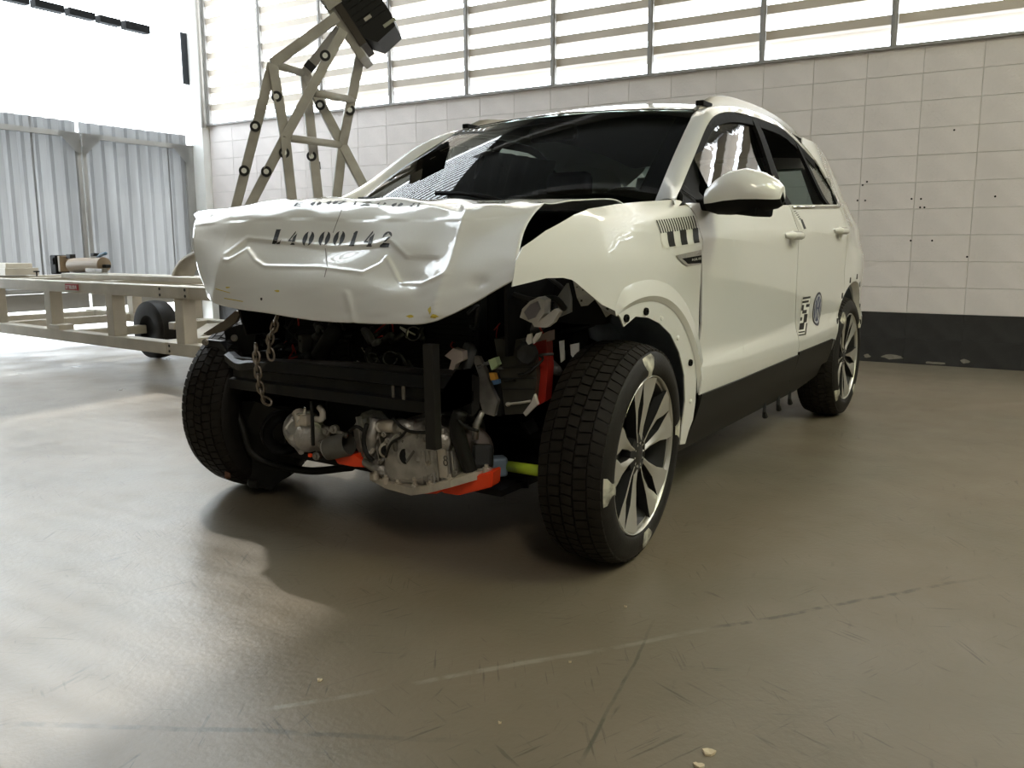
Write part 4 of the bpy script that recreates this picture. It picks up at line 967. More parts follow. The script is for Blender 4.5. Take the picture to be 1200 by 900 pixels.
# ---- wheels
TR, TWD = 0.327, 0.205
def wheel_meshes():
    D = {}
    def keep(n, bm, m, sharp_=None):
        bmesh.ops.recalc_face_normals(bm, faces=bm.faces); me = bpy.data.meshes.new(n); bm.to_mesh(me); bm.free(); me.materials.append(m)
        for p in me.polygons: p.use_smooth = True
        if sharp_: me.set_sharp_from_angle(angle=math.radians(sharp_))
        D.setdefault(n, []).append(me)
    # rim barrel with lip
    bm = bmesh.new(); lathe(bm, [(0.205, -0.09), (0.190, -0.07), (0.185, 0.02), (0.205, 0.070), (0.219, 0.084), (0.219, 0.080), (0.21, -0.09), (0.205, -0.09)], 64); keep('wheel', bm, M_RIMDARK, 40)
    bm = bmesh.new(); lathe(bm, [(0.2265, 0.085), (0.2285, 0.095), (0.232, 0.099), (0.235, 0.096), (0.233, 0.086), (0.219, 0.080)], 64); keep('rim_lip', bm, M_RIM, 40)
    bm = bmesh.new(); lathe(bm, [(0.0, -0.03), (0.19, -0.03)], 40); lathe(bm, [(0.10, 0.0), (0.16, 0.0), (0.16, 0.012), (0.10, 0.012)], 40); keep('brake_disc', bm, M_RIMDARK, 30)
    # tyre carcass
    prof = [(0.212, -0.088), (0.225, -0.100), (0.262, -0.1075), (0.292, -0.101), (0.306, -0.090), (0.312, -0.078), (0.3165, -0.04), (0.3175, 0.0), (0.3165, 0.04), (0.312, 0.078), (0.306, 0.090), (0.292, 0.101), (0.27, 0.1065), (0.262, 0.1085), (0.25, 0.1065), (0.242, 0.103), (0.2365, 0.096), (0.2355, 0.084)]
    bm = bmesh.new(); lathe(bm, prof, 96); keep('tyre', bm, M_RUBBER, 50)
    # tread blocks
    bm = bmesh.new(); n = 66
    ribs = [(-0.092, -0.060, 0.3095, 0.3215, 0.25), (-0.054, -0.021, 0.3215, 0.3255, 0.10), (-0.015, 0.015, 0.3262, 0.3262, -0.12), (0.021, 0.054, 0.3255, 0.3215, 0.10), (0.060, 0.092, 0.3215, 0.3095, -0.25)]
    for k in range(n):
        for ri, (y0, y1, r0, r1, skew) in enumerate(ribs):
            a0 = 2*PI*(k+0.5*(ri % 2))/n; gap = 2*PI/n*0.085; da = 2*PI/n-2*gap
            def P(y, r, a): return (r*math.cos(a), y, r*math.sin(a))
            s0, s1 = 0.0, skew*0.12
            vs = [P(y0, r0, a0+gap+s0), P(y1, r1, a0+gap+s1), P(y1, r1, a0+gap+da+s1), P(y0, r0, a0+gap+da+s0), P(y0, r0-0.012, a0+gap+s0), P(y1, r1-0.012, a0+gap+s1), P(y1, r1-0.012, a0+gap+da+s1), P(y0, r0-0.012, a0+gap+da+s0)]
            add(bm, vs, [(0, 1, 2, 3), (0, 4, 5, 1), (1, 5, 6, 2), (2, 6, 7, 3), (3, 7, 4, 0)])
    keep('tread', bm, M_TREAD, 20)
    # ten machined blades in five swept pairs, each with a dark flank
    for k in range(10):
        pair, side = divmod(k, 2); base = 2*PI*pair/5+PI/2+0.22; sg = 1 if side else -1
        bm = bmesh.new()
        def Q(r, a, y): return V(r*math.cos(a), y, r*math.sin(a))
        # polar outline: narrow at hub, wide at the rim
        rs = [(0.030, sg*0.31, 0.24, 0.078), (0.085, sg*0.285, 0.105, 0.080), (0.15, sg*0.275, 0.14, 0.087), (0.190, sg*0.265, 0.225, 0.092), (0.228, sg*0.25, 0.25, 0.096)]
        A = [Q(r, base+a-w*(1.0 if side else 0.55), y-(0 if not side else 0.006)) for r, a, w, y in rs]; M_ = [Q(r, base+a, y+0.001) for r, a, w, y in rs]; B = [Q(r, base+a+w*(0.55 if side else 1.0), y-(0 if side else 0.006)) for r, a, w, y in rs]
        A2 = [q_-V(0, .030, 0) for q_ in A]; B2 = [q_-V(0, .030, 0) for q_ in B]
        grid(bm, [A, M_, B]); keep('spoke', bm, M_RIM, 18)
        bm = bmesh.new(); grid(bm, [A2, [q_-V(0, .0006, 0) for q_ in A]]); grid(bm, [[q_-V(0, .0006, 0) for q_ in B], B2]); grid(bm, [B2, A2]); keep('spoke_flank', bm, M_RIMDARK, 18); continue
        keep('spoke', bm, M_RIM if side else M_RIM, 18)
    # dark wedge plates between the pairs
    for k in range(5):
        base = 2*PI*k/5+PI/2+0.22
        bm = bmesh.new()
        grid(bm, [[Q(0.05, base+a, 0.045) for a in np.linspace(-.34, .34, 5)], [Q(0.14, base+a, 0.058) for a in np.linspace(-.17, .17, 5)], [Q(0.215, base+a, 0.068) for a in np.linspace(-.20, .20, 5)]])
        keep('dark_inlay', bm, M_RIMDARK, 30)
    bm = bmesh.new(); lathe(bm, [(0.062, 0.045), (0.060, 0.074), (0.040, 0.080), (0.034, 0.076), (0.030, 0.078), (0.0005, 0.078)], 28); keep('hub', bm, M_RIMDARK, 40)
    for k in range(5):
        a = 2*PI*k/5+PI/2+0.22+PI/5; bm = bmesh.new(); lathe(bm, [(0.010, 0.05), (0.010, 0.066), (0.006, 0.070), (0.0005, 0.070)], 8, (0.05*math.cos(a), 0, 0.05*math.sin(a))); keep('wheel_bolt', bm, M_STEEL, 40)
    for k in range(4):
        bm = bmesh.new(); a0 = PI/2*k+0.22; rows = []
        for r, y in ((0.238, 0.1045), (0.25, 0.1075), (0.262, 0.1095), (0.27, 0.1075), (0.29, 0.1025), (0.300, 0.0955)):
            rows.append([Q(r, a0+t*(0.10+0.04*math.sin(r*90+k)), y+0.0005) for t in np.linspace(-1, 1, 7)])
        grid(bm, rows); keep('paint_mark', bm, M_MARK)
    return D
WM = wheel_meshes()
def place_wheel(loc, rz, camber, spin, flip, lab):
    root = None
    for n in ('wheel', 'rim_lip', 'tyre', 'tread', 'brake_disc', 'spoke', 'spoke_flank', 'dark_inlay', 'hub', 'wheel_bolt', 'paint_mark'):
        for me in WM[n]:
            o = bpy.data.objects.new(n, me); COL.objects.link(o)
            if root is None: root = o
            else: o.parent = root
    root.parent = car; root.location = loc; root['label'] = lab
    m = Matrix.Rotation(rz+(PI if flip else 0), 4, 'Z') @ Matrix.Rotation(camber, 4, 'X') @ Matrix.Rotation(spin, 4, 'Y')
    root.rotation_euler = m.to_euler()
    return root
place_wheel((0.0, 0.770, TR), math.radians(4.0), math.radians(-2.6), 0.35, False, 'front wheel nearest the camera with alloy spokes')
place_wheel((-2.64, 0.752, TR), 0, 0, 0.9, False, 'rear wheel with alloy spokes')
place_wheel((0.02, -0.765, TR), math.radians(8.0), math.radians(2.0), 0.1, True, 'far front wheel behind the stripped bumper beam')
place_wheel((-2.64, -0.752, TR), 0, 0, 0.5, True, 'far rear wheel')

# ---- cabin
bm = bmesh.new(); box(bm, (-1.5, 0, 0.34), (2.5, 1.5, 0.08)); box(bm, (-2.85, 0, 0.55), (0.7, 1.3, 0.4)); o = obj('floor_pan', bm, M_DARK, car)
bm = bmesh.new(); box(bm, (-0.36, 0, 0.70), (0.05, 1.46, 0.68)); obj('firewall', bm, M_DARK, car)
bm = bmesh.new(); P = []
for y in np.linspace(-0.68, 0.68, 15):
    hmp = 0.035*math.exp(-((y-0.36)/0.16)**2)
    P.append([V(-0.42, y, 0.72), V(-0.40, y, 1.03), V(-0.55, y, 1.035), V(-0.72, y, 1.03+hmp), V(-0.84, y, 0.98+hmp), V(-0.84, y, 0.80), V(-0.70, y, 0.70)])
grid(bm, P); obj('dashboard', bm, M_DASH, car, True)
c_ = V(-0.95, 0.36, 0.97); d_ = V(-0.92, 0, 0.40); d_ /= np.linalg.norm(d_); e1 = V(0, 1, 0); e2 = np.cross(d_, e1)
bm = bmesh.new(); tube(bm, [c_+0.185*(math.cos(t)*e1+math.sin(t)*e2) for t in np.linspace(0, 2*PI, 33)[:-1]], 0.015, 8, True)
st = obj('steering_wheel', bm, M_DASH, car, True)
bm = bmesh.new(); lathe(bm, [(0.001, 0.03), (0.07, 0.02), (0.075, -0.02), (0.001, -0.03)], 16, tuple(c_), tuple(d_))
for a in (0, PI, -PI/2): bar(bm, c_, c_+0.175*(math.cos(a)*e1+math.sin(a)*e2), 0.03, 0.012)
obj('steering_hub', bm, M_DASH, st)
def seat(x, y, w, nm, top=1.12, head=True):
    bm = bmesh.new(); P = []
    for k in range(9):
        t = k/8; z = 0.55+(top-0.55)*t; xx = x-0.30*t; ww = w*(1-0.22*t**3); th = 0.075*(1-.4*t)
        P.append([V(xx-th, y-ww/2, z), V(xx+th*.6, y-ww/2, z), V(xx+th, y-ww*.3, z), V(xx+th*.7, y, z), V(xx+th, y+ww*.3, z), V(xx+th*.6, y+ww/2, z), V(xx-th, y+ww/2, z), V(xx-th, y-ww/2, z)])
    grid(bm, P); b0 = bm.faces.new([bm.verts.new(tuple(q_)) for q_ in P[-1][:-1]])
    s = obj(nm, bm, M_SEAT, car, True)
    bm = bmesh.new(); box(bm, (x+0.22, y, 0.52), (0.50, w, 0.14), None, 0.04); obj('seat_cushion', bm, M_SEAT, s, True)
    if head:
        for yy in ([y] if w < 0.8 else [y-.36, y, y+.36]):
            bm = bmesh.new(); box(bm, (x-0.345, yy, top+0.10), (0.09, 0.25, 0.16), None, 0.035); obj('headrest', bm, M_SEAT, s, True)
            bm = bmesh.new(); 
            for q_ in (-.06, .06): tube(bm, [(x-.31, yy+q_, top-0.02), (x-.34, yy+q_, top+.05)], 0.006, 6)
            obj('headrest_rod', bm, M_STEEL, s)
seat(-1.35, 0.36, 0.50, 'front_seat'); seat(-1.35, -0.36, 0.50, 'front_seat'); seat(-2.15, 0, 1.25, 'rear_bench', 1.05)
bm = bmesh.new(); box(bm, ws(0, 0.84)+V(-0.09, 0, -0.02), (0.03, 0.22, 0.06), None, 0.012); obj('rear_view_mirror', bm, M_DASH, car)
bm = bmesh.new(); grid(bm, [[V(x, u*0.56, roof_z(x)-0.03+0.03*(1-u*u)) for u in np.linspace(-1, 1, 9)] for x in np.linspace(-1.06, -2.85, 10)]); obj('headlining', bm, mat('grey_headlining', (0.16, 0.16, 0.15), 0.9), car, True)
# bent curtain airbag hanging along the far windows
bm = bmesh.new(); P = []
for i in range(25):
    x = -1.12-0.95*i/24; d = 0.025*math.sin(i*1.7)
    P.append([V(x, -0.64-0.02+d*.4, 1.40), V(x, -0.70+d, 1.30), V(x, -0.735+d, 1.18), V(x, -0.755+d*.5, 1.06-0.02*math.sin(i*.9))])
grid(bm, P); obj('curtain_airbag', bm, mat('grey_airbag_cloth', (0.22, 0.22, 0.215), 0.85, bump=0.3, bscale=60), car, True)

# ---- engine bay and stripped front
def part(name, bm, m, smooth=False, label=None):
    o = obj(name, bm, m, car, smooth)
    if label: o['label'] = label
    return o
for sg in (1, -1):
    bm = bmesh.new(); bar(bm, (-0.35, sg*0.50, 0.52), (0.22, sg*0.47, 0.50), 0.09, 0.13, bev=0.01); part('chassis_rail', bm, M_DARK)
    bm = bmesh.new(); grid(bm, [[V(0.30, sg*0.58, 0.88), V(0.0, sg*0.60, 0.95), V(-0.38, sg*0.62, 1.0)], [V(0.25, sg*0.55, 0.62), V(0.0, sg*0.53, 0.62), V(-0.38, sg*0.53, 0.60)]]); solid(bm, 0.01)
    part('inner_wing', bm, M_DARK)
    bm = bmesh.new(); lathe(bm, [(0.11, -0.16), (0.12, 0.0), (0.10, 0.10), (0.05, 0.13), (0.001, 0.13)], 20, (-0.08, sg*0.60, 0.86), (0, 0.08*sg, 1)); part('strut_tower', bm, M_DARK, True)
    bm = bmesh.new(); tube(bm, [(-0.02, sg*0.64, 0.42), (-0.06, sg*0.61, 0.78)], 0.03, 10); part('shock_absorber', bm, M_DARK, True)
    bm = bmesh.new(); pts = [V(-0.055+0.055*math.cos(t)+0.0, sg*(0.615)+0.055*math.sin(t), 0.60+0.012*t) for t in np.linspace(0, 8*PI, 80)]; tube(bm, pts, 0.007, 6); part('coil_spring', bm, M_DARK, True)
    bm = bmesh.new(); bar(bm, (-0.02, sg*0.70, 0.24), (-0.12, sg*0.34, 0.24), 0.10, 0.035, bev=0.008); part('control_arm', bm, M_DARK)
    bm = bmesh.new(); tube(bm, [(0, sg*0.70, 0.33), (0.02, sg*0.32, 0.36)], [0.018, 0.022], 10); part('drive_shaft', bm, M_DARK, True)
# liner behind the wheel, closing the arch to the cabin
bm = bmesh.new(); A = arc(0.0, 0.34, 0.425, 95, 178, 20)
grid(bm, [[V(x, 0.835, z) for x, z in A], [V(x, 0.52, z) for x, z in A]]); part('arch_liner', bm, M_BLUEGREY, True)
bm = bmesh.new(); PB = [[at(684, 372, y=.62), at(705, 371, y=.62), at(722, 373, y=.61), at(745, 371, y=.60), at(770, 372, y=.60), at(796, 400, y=.60)], [at(690, 392, y=.63), at(705, 391, y=.64), at(722, 392, y=.63), at(745, 393, y=.61), at(770, 400, y=.61), at(800, 430, y=.61)], [at(696, 412, y=.62), at(710, 412, y=.62), at(725, 414, y=.61), at(748, 416, y=.60), at(772, 424, y=.60), at(803, 470, y=.60)]]
grid(bm, PB); solid(bm, .008); part('strut_panel', bm, M_BLUEGREY, True)
bm = bmesh.new(); bar(bm, at(754, 374, y=.70), at(762, 415, y=.70), 0.035, 0.02, (0, 1, 0)); part('rusty_bracket', bm, M_RUST)
bm = bmesh.new(); bar(bm, at(771, 380, y=.70), at(772, 415, y=.70), 0.010, 0.012, (0, 1, 0)); part('brake_hose', bm, M_RED)
# radiator pack, pushed back and dark
bm = bmesh.new(); box(bm, (0.10, -0.06, 0.60), (0.05, 0.86, 0.40), [(1, 0, 0), (0, 1, 0), (0, 0, 1)], 0.01)
for k in range(22): box(bm, (0.127, -0.06, 0.42+k*0.0165), (0.006, 0.82, 0.006))
part('radiator', bm, M_DARK)
bm = bmesh.new(); box(bm, (-0.10, 0.05, 0.62), (0.30, 0.62, 0.52), None, 0.03); box(bm, (-0.10, 0.05, 0.93), (0.36, 0.5, 0.07), None, 0.02); part('engine_block', bm, M_DARK)
# bumper beam: hat section bar bowed by the impact
def extr(bm, path, sec):
    """sweep closed section sec [(forward, up)] along path of points"""
    n = len(sec); R = []
    for i, q_ in enumerate(path):
        d = path[min(i+1, len(path)-1)]-path[max(i-1, 0)]; d /= np.linalg.norm(d); f = np.cross(d, V(0, 0, 1)); f /= np.linalg.norm(f)
        R.append([bm.verts.new(tuple(q_+f*a+V(0, 0, 1)*b)) for a, b in sec])
    for i in range(len(R)-1):
        for j in range(n): bm.faces.new((R[i][j], R[i][(j+1) % n], R[i+1][(j+1) % n], R[i+1][j]))
    bm.faces.new(R[0][::-1]); bm.faces.new(R[-1])
bp_ = spline([at(275, 436, x=.27), at(330, 442, x=.325), at(420, 452, x=.345), at(500, 461, x=.325), at(556, 463, x=.29)], 6)
bm = bmesh.new(); extr(bm, bp_, [(0.0, -0.058), (0.022, -0.055), (0.024, -0.022), (0.006, -0.016), (0.006, 0.012), (0.024, 0.020), (0.022, 0.055), (0.0, 0.058), (-0.04, 0.045), (-0.04, -0.045)]); part('bumper_beam', bm, M_BEAM, False, 'black steel bumper beam')
ub = spline([at(268, 418, x=.27), at(282, 428, x=.31), at(300, 427, x=.32), at(360, 429, x=.335), at(420, 432, x=.335), at(500, 440, x=.31), at(540, 440, x=.28)], 5)
bm = bmesh.new(); extr(bm, ub, [(-0.02, -0.016), (0.014, -0.016), (0.016, 0.008), (0.0, 0.018), (-0.02, 0.018)]); part('lock_carrier_bar', bm, mat('scuffed_steel_bar', (0.035, 0.032, 0.03), 0.4, metal=0.3, var=0.6, vscale=18, col2=(0.012, 0.012, 0.012)))
for (px, py, w) in ((461, 461, .010), (473, 462, .012)):
    bm = bmesh.new(); P0 = at(px, py, x=.352); box(bm, P0, (0.006, w, 0.055), None, 0.002); part('weld_plate', bm, M_STEEL)
# upright test bracket with gusset plate, standing in front of the beam
bm = bmesh.new(); a = at(505, 403, x=.40); b = at(508.5, 526, x=.40); bar(bm, a, b, 0.036, 0.030, (1, 0, 0), 0.002)
part('upright_bracket', bm, mat('dark_grey_flat_bar', (0.022, 0.021, 0.019), 0.55, spec=0.25))
bm = bmesh.new(); vs = [at(x, y, x=.345) for x, y in ((553, 432), (534, 434), (508, 474), (513, 484), (530, 482), (553, 472))]
add(bm, vs, [tuple(range(6))]); bmesh.ops.solidify(bm, geom=bm.faces[:], thickness=0.012); part('gusset_plate', bm, mat('dark_grey_flat_bar', (0.022, 0.021, 0.019)))
bm = bmesh.new(); tube(bm, spline([at(540, 482, x=.33), at(535, 500, x=.33), at(543, 530, x=.31), at(552, 552, x=.29)], 6), 0.022, 8); part('rubber_duct', bm, M_BLACK, True)
bm = bmesh.new(); lathe(bm, [(0.075, -0.02), (0.08, 0.0), (0.07, 0.02), (0.02, 0.025), (0.001, 0.02)], 24, tuple(at(548, 528, x=.22)), (0.9, 0.45, 0.1)); part('pulley', bm, mat('dull_brown_metal', (0.16, 0.13, 0.11), 0.5, metal=0.5), True)
bm = bmesh.new(); box(bm, at(566, 535, x=.25), (0.05, 0.06, 0.07), frame_of((0.8, 0.5, 0.3)), 0.01); part('sensor_block', bm, M_BLACK)
# gearbox casting: ribbed housing, bell, bosses and bolts
def eng(px, py, x): return at(px, py, x=x)
bm = bmesh.new()
bl = [(448, 556), (455, 510), (470, 492), (500, 490), (528, 505), (536, 560), (500, 572), (462, 572)]
fr = [eng(x, y, .30) for x, y in bl]; bk = [q_+V(-0.20, -0.02, 0.0) for q_ in fr]; n = len(bl); cc = sum(fr)/n+V(0.02, 0, 0)
fi = [cc+(q_-cc)*0.72+V(0.028, 0, 0) for q_ in fr]
add(bm, fr+bk+fi, [(j, (j+1) % n, n+(j+1) % n, n+j) for j in range(n)]+[(j, 2*n+j, 2*n+(j+1) % n, (j+1) % n) for j in range(n)]+[tuple(range(2*n, 3*n)), tuple(range(n, 2*n))[::-1]])
bmesh.ops.bevel(bm, geom=bm.edges[:], offset=0.006, segments=2, affect='EDGES'); gb = part('gearbox', bm, M_ALU, False, 'cast aluminium gearbox')
def sub(name, bm, m, smooth=False, p=None): return obj(name, bm, m, p or gb, smooth)
for k in range(9):
    px = 498+k*4.6; bm = bmesh.new(); bar(bm, eng(px-3, 528, .325), eng(px, 566, .322), 0.005, 0.022, (1, 0, 0)); sub('casting_rib', bm, M_ALU)
bm = bmesh.new(); bar(bm, eng(518, 526, .33), eng(521, 560, .33), 0.032, 0.012, (1, 0, 0), 0.003); sub('number_pad', bm, M_ALU2)
bm = bmesh.new(); c = eng(522, 540, .338)
tube(bm, [c+V(0, 0.006*math.cos(t), 0.008+0.006*math.sin(t)) for t in np.linspace(0, 2*PI, 13)[:-1]], 0.0016, 5, True); tube(bm, [c+V(0, 0.007*math.cos(t), -0.006+0.008*math.sin(t)) for t in np.linspace(0, 2*PI, 13)[:-1]], 0.0016, 5, True); sub('cast_mark', bm, M_GREYPLASTIC)
for (px, py, r, l, m) in ((482, 531, .040, .046, M_ALU), (482, 531, .031, .052, M_DARK), (456, 525, .026, .045, M_ALU2), (456, 525, .019, .05, M_DARK), (497, 513, .035, .03, M_ALU), (437, 524, .016, .05, M_ALU2), (442, 507, .02, .04, M_ALU), (449, 498, .017, .05, M_OFFWHITE)):  # dark inner ones colour in the shade inside the casting's cavities
    bm = bmesh.new(); lathe(bm, [(r*1.1, -0.03), (r, 0), (r, l*.8), (r*.8, l), (r*.3, l), (r*.3, l*.85), (0.0005, l*.85)], 18, tuple(eng(px, py, .285)), (0.85, 0.5, 0.05)); sub('boss_and_cavity_shade', bm, m, True)
for (x0, y0, x1, y1, r, m) in ((446, 499, 468, 500, .020, M_ALU2), (468, 500, 486, 503, .027, M_ALU), (500, 506, 530, 520, .028, M_ALU), (462, 512, 480, 505, .010, M_BLUEGREY), (496, 560, 508, 557, .010, M_ALU2), (430, 540, 455, 555, .020, M_ALU), (440, 490, 432, 535, .018, M_ALU)):
    bm = bmesh.new(); tube(bm, [eng(x0, y0, .31), eng((x0+x1)/2, (y0+y1)/2, .318), eng(x1, y1, .31)], r, 12); sub('housing_barrel', bm, m, True)
rg = random.Random(11)
for k in range(34):
    px, py = rg.uniform(446, 534), rg.uniform(496, 562); P0 = eng(px, py, rg.uniform(.318, .335)); bm = bmesh.new(); q_ = rg.random()
    if abs(px-482) < 9 and abs(py-531) < 9: bm.free(); continue
    if q_ < .4: lathe(bm, [(.009, -.02), (.009, .008), (.005, .009), (.005, .015), (.0005, .015)], 8, tuple(P0), (1, rg.uniform(-.2, .5), rg.uniform(-.3, .4)))
    elif q_ < .7: box(bm, P0, (.02, rg.uniform(.012, .03), rg.uniform(.012, .035)), frame_of((1, rg.uniform(-.4, .4), rg.uniform(-.4, .4))), .004)
    else: bar(bm, P0, P0+V(rg.uniform(-.01, .01), rg.uniform(-.05, .05), rg.uniform(-.05, .05)), .006, .012, (1, 0, 0))
    sub('cast_detail', bm, rg.choice([M_ALU, M_ALU, M_ALU2, M_STEEL, M_GREYPLASTIC]))
for pts_, r in ((((460, 490), (470, 500), (482, 506), (501, 507)), .005), (((430, 497), (426, 515), (430, 532), (437, 540)), .007), (((452, 536), (458, 520), (470, 512), (476, 505)), .004), (((536, 492), (546, 500), (560, 505)), .005), (((410, 505), (418, 500), (428, 506)), .006)):
    bm = bmesh.new(); tube(bm, spline([eng(a_, b_, .345) for a_, b_ in pts_], 5), r, 8); part('loom', bm, M_BLACK, True)
# bell housing edge and web to the left
bm = bmesh.new(); A = [eng(x, y, .27) for x, y in ((424, 484), (414, 500), (416, 522), (426, 540), (438, 552), (450, 556), (452, 520), (446, 496), (436, 486))]; B = [q_+V(-.12, -.03, 0) for q_ in A]; k = len(A); C_ = [sum(A)/k+(q_-sum(A)/k)*.7+V(.02, 0, 0) for q_ in A]
add(bm, A+B+C_, [(j, (j+1) % k, k+(j+1) % k, k+j) for j in range(k)]+[(j, 2*k+j, 2*k+(j+1) % k, (j+1) % k) for j in range(k)]+[tuple(range(2*k, 3*k))]); sub('bell_housing', bm, M_ALU)
for j in range(5):
    bm = bmesh.new(); bar(bm, eng(420+j*6, 488+j*3, .30), eng(428+j*7, 538+j*4, .30), 0.006, 0.02, (1, 0, 0)); sub('casting_rib', bm, M_ALU)
# pale flange and bolts above the orange sump
bm = bmesh.new(); path = [eng(437, 557, .30), eng(455, 567, .325), eng(485, 575, .345), eng(505, 572, .35), eng(530, 565, .34), eng(552, 558, .31), eng(575, 551, .26)]
extr(bm, path, [(-0.05, -0.012), (0.012, -0.012), (0.012, 0.010), (-0.05, 0.010)]); sub('sump_flange', bm, M_ALU2)
for px, py in ((440, 556), (452, 561), (466, 566), (486, 569), (504, 567), (528, 560), (548, 555), (570, 549)):
    P0 = eng(px, py+1, .335 if px < 540 else .29); bm = bmesh.new(); lathe(bm, [(0.011, -0.012), (0.011, 0.006), (0.006, 0.007), (0.006, 0.014), (0.0005, 0.014)], 10, tuple(P0), (0, 0, 1)); sub('bolt', bm, M_ALU2)
def sump(poly, x, dx, name='sump'):
    bm = bmesh.new(); A = [eng(a, b, x) for a, b in poly]; B = [q_+V(-dx, -.01, 0) for q_ in A]; k = len(A)
    add(bm, A+B, [(j, (j+1) % k, k+(j+1) % k, k+j) for j in range(k)]+[tuple(range(k)), tuple(range(k, 2*k))[::-1]]); bmesh.ops.bevel(bm, geom=bm.edges[:], offset=0.004, segments=2, affect='EDGES'); part(name, bm, M_ORANGE, False, 'orange painted sump')
sump([(440, 562), (470, 571), (488, 577), (516, 572), (512, 579), (478, 579), (455, 571)], .325, .20)
sump([(510, 569), (535, 563), (577, 552), (576, 571), (537, 581), (518, 578)], .305, .06)
sump([(391, 537), (404, 535), (416, 532), (433, 543), (437, 549), (415, 547), (404, 545), (395, 544)], .32, .14)
# air-con compressor
P0 = eng(360, 508, .30); ax = V(0.55, 0.83, 0.0); ax /= np.linalg.norm(ax)
bm = bmesh.new(); lathe(bm, [(0.055, -0.10), (0.066, -0.09), (0.066, -0.045), (0.060, -0.04), (0.060, 0.02), (0.055, 0.035), (0.05, 0.05), (0.03, 0.06), (0.001, 0.06)], 28, tuple(P0), tuple(ax)); cp = sharp(part('compressor', bm, M_ALU, True), 40)
for t in range(6):
    a_ = t*PI/3; _, e1_, e2_ = frame_of(ax); q_ = P0+0.057*(math.cos(a_)*e1_+math.sin(a_)*e2_); bm = bmesh.new(); tube(bm, [q_-ax*.08, q_+ax*.045], 0.010, 8); sub('bolt_lug', bm, M_ALU, False, cp)
bm = bmesh.new(); tube(bm, [eng(353, 500, .34), eng(351, 488, .335), eng(349, 483, .33)], [.02, .017, .02], 12); sub('port', bm, M_ALU2, True, cp)
bm = bmesh.new(); tube(bm, spline([eng(349, 486, .345), eng(356, 484, .345), eng(358, 477, .345)], 5), .006, 8); sub('pipe', bm, M_CHROME, True, cp)
bm = bmesh.new(); box(bm, eng(359, 492, .35), (0.03, 0.03, 0.035), None, .004); sub('valve_block', bm, M_ALU2, False, cp)
bm = bmesh.new(); bar(bm, eng(337, 505, .325), eng(345, 494, .325), 0.028, 0.003, (1, 0.4, 0.2)); sub('type_plate', bm, M_STICKW, False, cp)
bm = bmesh.new(); lathe(bm, [(0.075, 0.0), (0.08, 0.004), (0.08, 0.03), (0.07, 0.034), (0.04, 0.03), (0.04, 0.0)], 28, tuple(eng(334, 508, .25)), tuple(-ax)); sub('belt_pulley', bm, M_DARK, True, cp)
bm = bmesh.new(); tube(bm, spline([eng(370, 491, .33), eng(377, 491, .335), eng(378, 483, .335), eng(374, 477, .33)], 6), .010, 10); part('metal_pipe', bm, M_OFFWHITE, True)
bm = bmesh.new(); tube(bm, [eng(365, 470, .34), eng(366, 490, .345), eng(367, 522, .34)], .006, 8); part('hose', bm, M_BLACK)
# oil filter
f0 = eng(385, 526, .335); f1 = eng(409, 520, .325); dd = f1-f0; dl = np.linalg.norm(dd)
bm = bmesh.new(); lathe(bm, [(0.001, -0.004), (0.030, -0.004), (0.037, 0.003), (0.038, dl*.9), (0.034, dl)], 28, tuple(f0), tuple(dd)); of = sharp(part('oil_filter', bm, M_GREYPLASTIC, True), 40)
bm = bmesh.new(); lathe(bm, [(0.0005, -0.012), (0.022, -0.012), (0.030, -0.006), (0.036, -0.002), (0.037, 0.004)], 28, tuple(f0), tuple(dd)); sub('end_cap', bm, mat('pale_filter_cap', (0.42, 0.42, 0.42), 0.4, metal=0.4), True, of)
for k in range(4):
    bm = bmesh.new(); px, py = ((372, 534), (378, 520), (392, 503), (384, 505))[k]; lathe(bm, [(0.014, -0.01), (0.014, 0.01), (0.007, 0.012), (0.007, 0.02), (0.0005, 0.02)], 10, tuple(eng(px, py, .32)), (1, .3, .1)); part('engine_bolt', bm, M_STEEL)
bm = bmesh.new(); box(bm, eng(363.5, 533.5, .345), (0.01, 0.012, 0.012), None, .002); part('orange_plug', bm, M_ORANGE)
bm = bmesh.new(); tube(bm, [eng(378, 500, .32), eng(395, 506, .32), eng(406, 511, .32)], .008, 8); part('metal_pipe', bm, M_STEEL, True)
bm = bmesh.new(); box(bm, (0.10, -0.05, 0.36), (0.22, 0.34, 0.12), None, .02); part('crankcase', bm, M_DARK)
# battery tray side, headlamp remains, red and silver pieces on the right
bm = bmesh.new(); poly = [(579, 397), (610, 398), (626, 412), (629, 440), (626, 470), (612, 485), (592, 486), (586, 440)]; A = [eng(a, b, .22) for a, b in poly]; B = [q_+V(-.10, -.02, 0) for q_ in A]; k = len(A)
add(bm, A+B, [(j, (j+1) % k, k+(j+1) % k, k+j) for j in range(k)]+[tuple(range(k)), tuple(range(k, 2*k))[::-1]]); bt = part('battery_box', bm, mat('dark_olive_plastic', (0.038, 0.036, 0.028), 0.5, var=0.3, vscale=18), False, 'dark plastic battery box')
for (x0, y0, x1, y1) in ((586, 431, 626, 430), (587, 444, 627, 443), (589, 456, 627, 456)):
    bm = bmesh.new(); bar(bm, eng(x0, y0, .222), eng(x1, y1, .222), 0.004, 0.004); sub('seam', bm, M_INK, False, bt)
bm = bmesh.new(); lathe(bm, [(0.030, 0.0), (0.034, 0.01), (0.026, 0.018), (0.0005, 0.012)], 9, tuple(eng(617, 414, .225)), (0.8, 0.5, 0)); sub('cable_gland', bm, M_INK, False, bt)
bm = bmesh.new(); bar(bm, eng(592, 447, .226), eng(603, 446, .226), 0.012, 0.004); sub('latch', bm, M_BLACK, False, bt)
